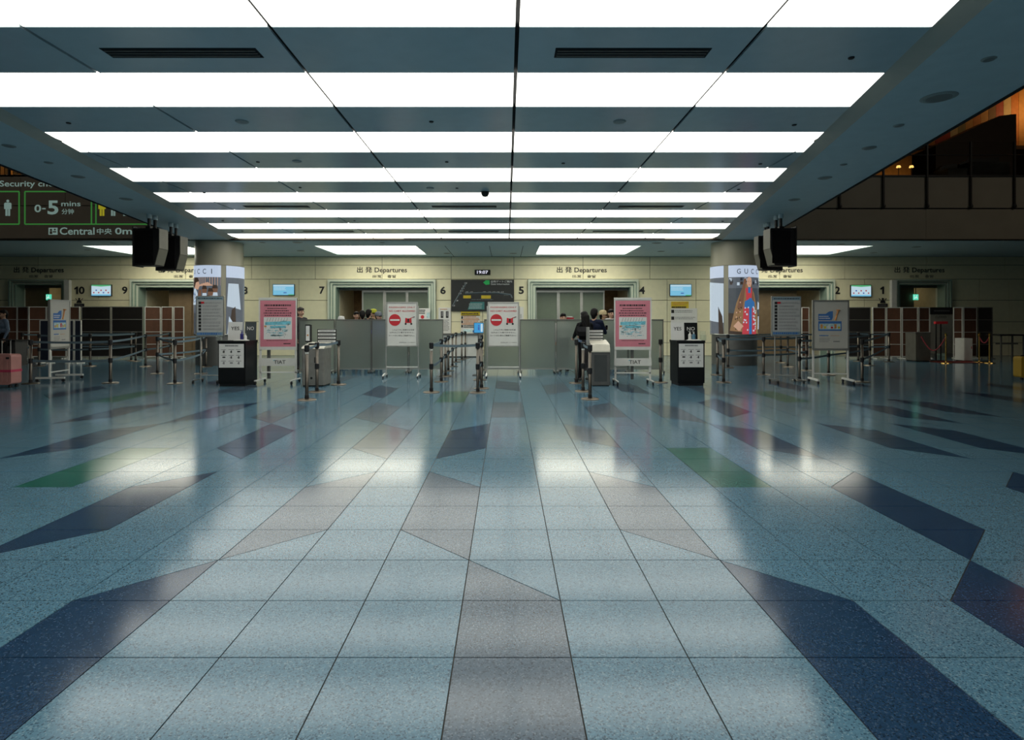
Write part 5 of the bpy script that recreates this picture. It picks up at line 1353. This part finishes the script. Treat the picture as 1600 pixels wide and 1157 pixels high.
B().box(-w+0.02, w-0.02, 0.02, 0.48, 0, 0.04).build('plinth', M_BLACK, t)
d = 19.4
t = thing('white_cabinet', 'small white cabinet behind the gold rope posts', 'cabinet', (X(1513, d), d, 0))
w = 0.14
B().box(-w, w, 0, 0.4, 0.03, Z(529, d)).build('body', M_WHITE, t); B().box(-w+0.015, w-0.015, -0.006, 0, 0.06, Z(531, d)).build('door', M_WHITE, t)
B().box(w-0.05, w-0.03, -0.014, -0.006, 0.42, 0.50).build('handle', M_RED, t); B().box(-w+0.02, w-0.02, 0.02, 0.38, 0, 0.03).build('plinth', M_BLACK, t)
d = 19.0
t = thing('red_mat', 'red entrance mat between the gold rope posts', 'mat', (X(1495, d), d, 0))
B().rbox(-0.75, 0.75, -0.35, 0.45, 0, 0.012, 0.03, 'z').build('pile', mat('mat_red', (0.16, 0.018, 0.012), 0.9), t)
B().rbox(-0.79, 0.79, -0.39, 0.49, 0, 0.006, 0.03, 'z').build('border', M_BLACK, t)
gp = []
for px, d, lab in ((1478, 18.6, 'left end of the red mat'), (1530, 18.9, 'right end of the red mat, farther one'), (1546, 18.6, 'right of the red mat, rightmost one')):
    t = thing('rope_post', 'gold rope post at the ' + lab if 'end' in lab else 'gold rope post to the ' + lab, 'rope post', (X(px, d), d, 0), 0, 'gold rope posts')
    B().lathe([(0, 0), (0.16, 0), (0.15, 0.02), (0.03, 0.04), (0.022, 0.06), (0.022, 0.88), (0, 0.88)], n=18).build('post', M_GOLD, t)
    B().lathe([(0.022, 0.86), (0.04, 0.88), (0.04, 0.91), (0.02, 0.92), (0.035, 0.95), (0, 0.975)], n=14).build('finial', M_GOLD, t); gp.append(t)
def rope(a, off, sag, label):
    b = B(); prev = None
    for k in range(11):
        f = k/10; p = Vector((off[0]*f, off[1]*f, 0.84 - sag*math.sin(PI*f)))
        if prev is not None: b.cyl(prev, p, 0.018, n=8)
        prev = p
    b.build('rope', mat('rope_red', (0.22, 0.02, 0.03), 0.7), a)
rope(gp[0], (-0.40, 0.55), 0.45, ''); rope(gp[1], (gp[2].location.x - gp[1].location.x, gp[2].location.y - gp[1].location.y), 0.2, '')
d = 20.0
t = thing('folding_table', 'long dark folding table at the far right wall', 'table', (X(1573, d), d, 0))
w = (X(1595, d) - X(1551, d))/2; zt = Z(522.5, d)
B().box(-w, w, -0.3, 0.3, zt-0.05, zt).build('tabletop', M_BROWND, t)
for sx_ in (-1, 1):
    for sy in (-1, 1): B().box(sx_*(w-0.1)-0.02, sx_*(w-0.1)+0.02, sy*0.22-0.02, sy*0.22+0.02, 0, zt-0.05).build('leg', M_ALUD, t)
B().box(-w+0.1, w-0.1, -0.01, 0.01, zt-0.35, zt-0.3).build('stretcher', M_ALUD, t)
t = thing('yellow_suitcase', 'yellow suitcase cut by the right edge of the picture', 'suitcase', (X(1606, 13.5), 13.5, 0))
B().rbox(-0.15, 0.25, 0, 0.22, 0.06, 0.55, 0.05, 'y').build('shell', mat('case_yellow', (0.35, 0.22, 0.02), 0.4), t)
for x in (-0.1, 0.2):
    B().cyl((x-0.015, 0.05, 0.03), (x+0.015, 0.05, 0.03), 0.03, n=10).build('wheel', M_BLACK, t)
B().box(-0.05, 0.15, 0.1, 0.13, 0.55, 0.58).build('handle', M_BLACK, t)
# pink suitcase at the far left
d = 12.0
t = thing('pink_suitcase', 'pink hard suitcase with red strap at the left edge', 'suitcase', (X(-4, d), d, 0))
M_PK = mat('case_pink', (0.42, 0.20, 0.18), 0.35)
B().rbox(-0.25, 0.28, 0, 0.26, 0.07, 0.70, 0.06, 'y', 4).build('shell', M_PK, t)
for k in range(4):
    x = -0.17 + k*0.11; B().rbox(x, x+0.05, -0.008, 0.0, 0.13, 0.64, 0.02, 'y').build('rib', M_PK, t)
B().box(-0.256, 0.286, -0.012, 0.27, 0.33, 0.38).build('strap', mat('strap_red', (0.42, 0.04, 0.09), 0.6), t)
for x in (-0.19, 0.22):
    for y in (0.05, 0.21): B().cyl((x-0.018, y, 0.035), (x+0.018, y, 0.035), 0.035, n=12).build('wheel', M_BLACK, t)
for x in (-0.08, 0.1): B().cyl((x, 0.2, 0.7), (x, 0.2, 0.98), 0.01, n=8).build('handle_tube', M_ALU, t)
B().cyl((-0.1, 0.2, 0.99), (0.12, 0.2, 0.99), 0.018, n=8).build('grip', M_BLACK, t)
B().box(0.18, 0.24, -0.012, 0.0, 0.60, 0.64).build('latch', M_BLACK, t)
# grey waste box behind the left maze
d = 17.5
t = thing('grey_floor_bin', 'dark grey floor bin beside the person at the left edge', 'bin', (X(24, d), d, 0))
B().prism_x([(-0.2, 0), (0.2, 0), (0.22, 0.75), (-0.22, 0.75)], -0.18, 0.18).build('body', mat('bin_grey', (0.06, 0.06, 0.06), 0.5), t)
B().box(-0.2, 0.2, -0.24, 0.24, 0.75, 0.79).build('lid', M_BLACK, t); B().box(-0.1, 0.1, -0.245, -0.235, 0.62, 0.70).build('slot', M_BLACK, t)

# ================================================================== PEOPLE
M_SKIN = mat('skin', (0.42, 0.25, 0.17), 0.5, var=0.06, scale=20); M_HAIR = mat('hair_black', (0.006, 0.005, 0.005), 0.6, var=0.3, scale=60, spec=0.15); M_HAIRG = mat('hair_grey', (0.045, 0.038, 0.035), 0.6, spec=0.2)
M_EYE = mat('eye_dark', (0.015, 0.012, 0.01), 0.2); M_LIP2 = mat('lips', (0.30, 0.10, 0.09), 0.5)
def cloth(n, c): return mat('cloth_' + n, c, 0.8, var=0.15, scale=25, bump=0.2, spec=0.15)
C_BLACK = cloth('black', (0.006, 0.006, 0.007)); C_NAVY = cloth('navy', (0.008, 0.012, 0.028)); C_DARK = cloth('charcoal', (0.03, 0.03, 0.033)); C_DENIM = cloth('denim', (0.13, 0.18, 0.26)); C_WHITE = cloth('white', (0.5, 0.5, 0.48))
C_LIME = cloth('lime', (0.35, 0.36, 0.04)); C_ROYAL = cloth('royal', (0.05, 0.06, 0.32)); C_GREY = cloth('grey', (0.12, 0.13, 0.15)); C_BEIGE = cloth('beige', (0.42, 0.34, 0.2)); C_RED = cloth('red', (0.3, 0.03, 0.04)); C_BLUE = cloth('steel_blue', (0.10, 0.14, 0.2))
M_SHOE = mat('shoe_black', (0.015, 0.014, 0.013), 0.35)
def remesh(bm_b, voxel):
    me = bm_b.mesh('tmp'); ob = bpy.data.objects.new('tmp', me); COL.objects.link(ob)
    m = ob.modifiers.new('r', 'REMESH'); m.mode = 'VOXEL'; m.voxel_size = voxel; m.use_smooth_shade = True
    s = ob.modifiers.new('s', 'SMOOTH'); s.factor = 0.5; s.iterations = 4
    dg = bpy.context.evaluated_depsgraph_get()
    out = bpy.data.meshes.new_from_object(ob.evaluated_get(dg))
    bpy.data.objects.remove(ob); bpy.data.meshes.remove(me)
    return out
def person(label, x, d, h, face, mats, hair='short', pose=None, cap=None, skirt=None, voxel=0.014, lean=0.0, z=0.0):
    """face: degrees the figure is turned (0 looks at the camera, 180 away). mats: top, bottom, shoe materials"""
    k = h / 1.7
    t = thing('person', label, 'person', (x, d, z), math.radians(face))
    P = dict(elL=(-0.25, 0.03, 1.10), wrL=(-0.235, -0.06, 0.87), elR=(0.25, 0.03, 1.10), wrR=(0.235, -0.06, 0.87),
             knL=(-0.10, -0.015, 0.49), anL=(-0.10, 0.015, 0.09), knR=(0.10, -0.015, 0.49), anR=(0.10, 0.015, 0.09), hd=(0, 0, 0))
    if pose: P.update(pose)
    hd = Vector(P['hd'])
    V = lambda p: Vector(p)
    caps = []    # (p0, p1, r0, r1, slot)
    def c(p0, p1, r0, r1, sl): caps.append((V(p0)*k, V(p1)*k, r0*k, r1*k, sl))
    SK, TP, BT, SH = 0, 1, 2, 3
    c(V((0, 0.005, 1.545)) + hd, V((0, 0.015, 1.605)) + hd, 0.078, 0.090, SK); c(V((0, -0.035, 1.515)) + hd, V((0, -0.045, 1.545)) + hd, 0.045, 0.055, SK)
    c(V((0, -0.088, 1.570)) + hd, V((0, -0.106, 1.545)) + hd, 0.010, 0.016, SK)
    for s in (-1, 1): c(V((s*0.086, 0.01, 1.545)) + hd, V((s*0.09, 0.018, 1.58)) + hd, 0.014, 0.018, SK)
    c((0, 0.015, 1.38), V((0, 0.01, 1.52)) + hd*0.8, 0.056, 0.052, SK)
    c((-0.135, 0.01, 1.375), (0.135, 0.01, 1.375), 0.066, 0.066, TP); c((-0.08, 0, 1.25), (0.08, 0, 1.25), 0.115, 0.115, TP)
    c((-0.065, 0, 1.09), (0.065, 0, 1.09), 0.10, 0.10, TP); c((0, 0.0, 1.30), (0, 0.0, 1.02), 0.12, 0.115, TP)
    c((-0.085, 0.005, 0.95), (0.085, 0.005, 0.95), 0.108, 0.108, BT)
    for s, S_ in ((-1, 'L'), (1, 'R')):
        el, wr, kn, an = P['el'+S_], P['wr'+S_], P['kn'+S_], P['an'+S_]
        c((s*0.175, 0.01, 1.37), el, 0.060, 0.046, TP); c(el, wr, 0.045, 0.032, TP)
        dv = (V(wr) - V(el)).normalized(); c(wr, V(wr) + dv*0.085, 0.027, 0.031, SK)
        c((s*0.092, 0, 0.92), kn, 0.092, 0.062, BT); c(kn, an, 0.060, 0.045 if not skirt else 0.04, BT if not skirt else SK)
        c(V(an) + V((0, 0.035, -0.045)), V(an) + V((s*0.012, -0.16, -0.055)), 0.042, 0.033, SH)
    if skirt == 'long':
        for a in range(10):
            an = 2*PI*a/10; c((0.08*math.cos(an), 0.06*math.sin(an), 0.95), (0.2*math.cos(an), 0.17*math.sin(an), 0.33), 0.07, 0.05, BT)
    b = B()
    for p0, p1, r0, r1, sl in caps: b.capsule(p0, p1, r0, r1, 12, 4)
    me = remesh(b, voxel * k)
    # colour each face by the limb it belongs to
    n = len(me.polygons); cen = np.empty(n*3); me.polygons.foreach_get('center', cen); cen = cen.reshape(-1, 3)
    best = np.full(n, 1e9); idx = np.zeros(n, dtype=np.int32)
    for p0, p1, r0, r1, sl in caps:
        a, v = np.array(p0), np.array(p1 - p0); L2 = max(1e-9, float(v @ v))
        f = np.clip(((cen - a) @ v) / L2, 0, 1); dist = np.linalg.norm(cen - a - f[:, None]*v, axis=1) - (r0 + (r1-r0)*f)
        up = dist < best; best[up] = dist[up]; idx[up] = sl
    ms = [M_SKIN] + list(mats)
    for m in ms: me.materials.append(m)
    me.polygons.foreach_set('material_index', idx); me.polygons.foreach_set('use_smooth', np.ones(n, dtype=bool)); me.update()
    # five fingers on each hand, joined to the body mesh
    bm = bmesh.new(); bm.from_mesh(me); bb = B(); bb.bm.free(); bb.bm = bm; bb.mi = 0
    for s, S_ in ((-1, 'L'), (1, 'R')):
        wr, el = V(P['wr'+S_]), V(P['el'+S_]); dv = (wr - el).normalized(); root = wr + dv*0.085
        side = dv.cross(V((s, 0, 0))); side = side.normalized() if side.length > 0.1 else V((0, 1, 0)); nrm = dv.cross(side).normalized() * s
        for q, (o, L) in enumerate(((-0.024, 0.062), (-0.008, 0.075), (0.008, 0.07), (0.023, 0.055))):
            p0 = root + side*o; p1 = p0 + dv*L*0.55 - nrm*0.006; p2 = p1 + dv*L*0.4 - nrm*0.022
            bb.capsule(p0*k, p1*k, 0.0095*k, 0.009*k, 6, 2); bb.capsule(p1*k, p2*k, 0.009*k, 0.007*k, 6, 2)
        p0 = wr + dv*0.02 - side*0.022; p1 = p0 + dv*0.04 - side*0.026; p2 = p1 + dv*0.03 - side*0.004 - nrm*0.012
        bb.capsule(p0*k, p1*k, 0.012*k, 0.010*k, 6, 2); bb.capsule(p1*k, p2*k, 0.010*k, 0.008*k, 6, 2)
    bm.to_mesh(me); bm.free(); me.polygons.foreach_set('use_smooth', np.ones(len(me.polygons), dtype=bool))
    me.name = 'body'; link('body', me, t)
    # face
    for s in (-1, 1):
        e = B(); e.capsule((V((s*0.032, -0.079, 1.572)) + hd)*k, (V((s*0.036, -0.078, 1.572)) + hd)*k, 0.011*k, 0.011*k, 8, 3); e.build('eye', M_EYE, t)
        e = B(); e.capsule((V((s*0.022, -0.083, 1.597)) + hd)*k, (V((s*0.05, -0.074, 1.596)) + hd)*k, 0.006*k, 0.005*k, 6, 2); e.build('eyebrow', M_HAIR, t)
    e = B(); e.capsule((V((-0.02, -0.093, 1.517)) + hd)*k, (V((0.02, -0.093, 1.517)) + hd)*k, 0.008*k, 0.008*k, 8, 2); e.build('mouth', M_LIP2, t)
    # hair
    hb = B(); hm = M_HAIRG if hair == 'grey' else M_HAIR
    hb.capsule((V((0, 0.030, 1.585)) + hd)*k, (V((0, 0.018, 1.625)) + hd)*k, 0.094*k, 0.092*k, 14, 5)
    hb.capsule((V((-0.03, -0.035, 1.655)) + hd)*k, (V((0.03, -0.035, 1.655)) + hd)*k, 0.045*k, 0.045*k, 10, 4)
    if hair == 'long':
        hb.capsule((V((0, 0.065, 1.57)) + hd)*k, V((0, 0.115, 1.24))*k, 0.092*k, 0.075*k, 12, 4)
        for s in (-1, 1): hb.capsule((V((s*0.07, 0.03, 1.58)) + hd)*k, V((s*0.085, 0.07, 1.28))*k, 0.04*k, 0.045*k, 10, 4)
    else:
        hb.capsule((V((0, 0.06, 1.55)) + hd)*k, (V((0, 0.06, 1.49)) + hd)*k, 0.070*k, 0.05*k, 12, 4)
    hme = remesh(hb, 0.012); hme.name = 'hair'; hme.materials.append(hm); link('hair', hme, t)
    if cap:
        cb = B(); cb.lathe([(0.112*k, 1.60*k), (0.114*k, 1.66*k), (0.095*k, 1.715*k), (0.05*k, 1.735*k), (0, 1.74*k)], (0, 0.02*k), 20)
        co = cb.build('hat', cap[0], t, smooth=True); co.location = tuple(hd*k)
        br = B()
        if cap[1] == 'brim': br.lathe([(0.10*k, 1.615*k), (0.17*k, 1.60*k), (0.172*k, 1.607*k), (0.10*k, 1.63*k)], (0, 0.02*k), 20)
        else: br.prism([(-0.085*k, -0.06*k), (-0.06*k, -0.17*k), (0, -0.195*k), (0.06*k, -0.17*k), (0.085*k, -0.06*k)], 1.610*k, 1.620*k)
        bo = br.build('brim', cap[0], t); bo.location = tuple(hd*k)
    return t
# the two women in front of the screens
d = 13.35
pa = person('woman in black with long black hair, seen from behind at the right bin', X(913.5, d), d, 1.60, 208, (C_BLACK, C_BLACK, M_SHOE), 'long',
            pose=dict(elR=(0.25, -0.06, 1.12), wrR=(0.16, -0.24, 1.06), elL=(-0.25, -0.05, 1.12), wrL=(-0.14, -0.24, 1.08), knL=(-0.09, -0.02, 0.49), anL=(-0.08, 0.10, 0.10), anR=(0.11, -0.06, 0.09), hd=(0, -0.02, -0.01)), voxel=0.012)
# open coat tail swinging back, denim shirt tied at the waist
b = B()
prof = [(-0.16, 0.10, 0.95), (-0.2, 0.30, 0.62), (-0.22, 0.42, 0.40), (0.02, 0.40, 0.30), (0.18, 0.24, 0.26), (0.16, 0.12, 0.95)]
b.quad(*[Vector(p) for p in (prof[0], prof[1], prof[4], prof[5])]); b.quad(*[Vector(p) for p in (prof[1], prof[2], prof[3], prof[4])])
me = b.mesh('coat_tail'); me.materials.append(C_DARK); o = link('coat_tail', me, pa)
sm = o.modifiers.new('thick', 'SOLIDIFY'); sm.thickness = 0.02
b = B()
for a in range(14):
    t0, t1 = 2*PI*a/14, 2*PI*(a+1)/14
    b.capsule((0.165*math.cos(t0), 0.125*math.sin(t0), 0.93 - 0.02*math.sin(t0*2)), (0.165*math.cos(t1), 0.125*math.sin(t1), 0.93 - 0.02*math.sin(t1*2)), 0.034, 0.034, 8, 2)
me = remesh(b, 0.012); me.name = 'tied_shirt'; me.materials.append(C_DENIM); link('tied_shirt', me, pa)
b = B(); b.capsule((-0.15, 0.02, 0.53), (0.0, -0.06, 0.47), 0.03, 0.04, 8, 2); me = b.mesh('trouser_patch'); me.materials.append(C_DENIM); link('knee_patch', me, pa)
d = 13.75
pb = person('woman in navy jacket with short dark hair holding out a white phone', X(928.5, d), d, 1.67, 150, (C_NAVY, C_BLACK, M_SHOE), 'short',
            pose=dict(elR=(0.22, -0.08, 1.13), wrR=(0.10, -0.26, 1.18), elL=(-0.24, -0.10, 1.12), wrL=(-0.16, -0.30, 1.17), hd=(0, -0.015, 0)), voxel=0.012)
# phone in her hand
kk = 1.67/1.7; M_ = Matrix.Rotation(math.radians(150), 4, 'Z'); wp = M_ @ (Vector((-0.15, -0.44, 1.235)) * kk)
t = thing('mobile_phone', 'white mobile phone held out by the woman in navy', 'phone', (X(928.5, d) + wp.x, d + wp.y, wp.z), math.radians(150))
B().rbox(-0.036, 0.036, -0.004, 0.004, -0.07, 0.07, 0.01, 'y').build('case', M_WHITE, t); B().box(-0.032, 0.032, 0.004, 0.005, -0.06, 0.06).build('screen', M_MONS, t)
t = thing('shoulder_bag', 'small black bag against the back of the woman with long hair', 'bag', (pa.location.x - 0.08, pa.location.y - 0.24, 1.04))
B().rbox(-0.13, 0.13, -0.05, 0.05, 0, 0.22, 0.04, 'y').build('bag', C_BLACK, t); B().rbox(-0.12, 0.12, -0.056, -0.05, 0.1, 0.21, 0.03, 'y').build('flap', C_DARK, t)
b = B(); b.cyl((-0.1, 0, 0.2), (0.02, 0.06, 0.36), 0.012, n=6); b.cyl((0.1, 0, 0.2), (0.02, 0.06, 0.36), 0.012, n=6); b.build('strap', C_BLACK, t)
# people behind the screens
person('man in dark suit looking right beside the left pink board', X(470, 16.3), 16.3, 1.74, 62, (C_DARK, C_DARK, M_SHOE), 'grey')
person('short person in white hat behind the left frosted screens', X(534, 16.4), 16.4, 1.47, 150, (C_GREY, C_NAVY, M_SHOE), 'short', cap=(C_WHITE, 'brim'))
person('dark-haired person in maroon behind the left frosted screens', X(557, 18.3), 18.3, 1.64, 30, (C_RED, C_BLACK, M_SHOE), 'short')
person('person in black leaning behind the left frosted screens', X(566, 17.0), 17.0, 1.66, 200, (C_BLACK, C_DARK, M_SHOE), 'short')
person('tall dark-haired person in black beside the lime cap wearer', X(576.5, 17.4), 17.4, 1.70, 160, (C_BLACK, C_NAVY, M_SHOE), 'short')
person('person in lime cap behind the left frosted screens', X(584, 18.4), 18.4, 1.70, 40, (C_LIME, C_GREY, M_SHOE), 'short', cap=(C_LIME, 'peak'))
person('person in royal blue top and grey cap left of the lane sign', X(592, 17.0), 17.0, 1.60, 60, (C_ROYAL, C_NAVY, M_SHOE), 'short', cap=(C_GREY, 'peak'))
person('person seen blurred through the frosted screen, dark hair above its rail', X(880, 15.85), 15.85, 1.57, 10, (C_WHITE, C_NAVY, M_SHOE), 'short')
person('person in lime top and beige cap behind the right frosted screens', X(943, 16.6), 16.6, 1.64, 75, (C_LIME, C_GREY, M_SHOE), 'short', cap=(C_BEIGE, 'peak'))
person('dark-haired person in white behind the screen beside the beige cap wearer', X(955, 17.3), 17.3, 1.70, 20, (C_WHITE, C_BLACK, M_SHOE), 'short')
person('person in steel-blue shirt standing at the left edge', X(5, 17.2), 17.2, 1.68, -30, (C_BLUE, C_BLACK, M_SHOE), 'short')
t = thing('red_folder', 'red and white folder held up behind the right frosted screens', 'folder', (X(891, 16.0), 16.0, Z(499, 16.0)))
B().box(-0.1, 0.1, 0, 0.02, 0, 0.05).build('cover', C_RED, t); B().box(-0.09, 0.06, -0.004, 0.0, 0.052, 0.075).build('pages', M_PAPER, t); B().box(-0.09, 0.09, -0.003, 0.023, 0.05, 0.054).build('spine', M_PAPER, t)
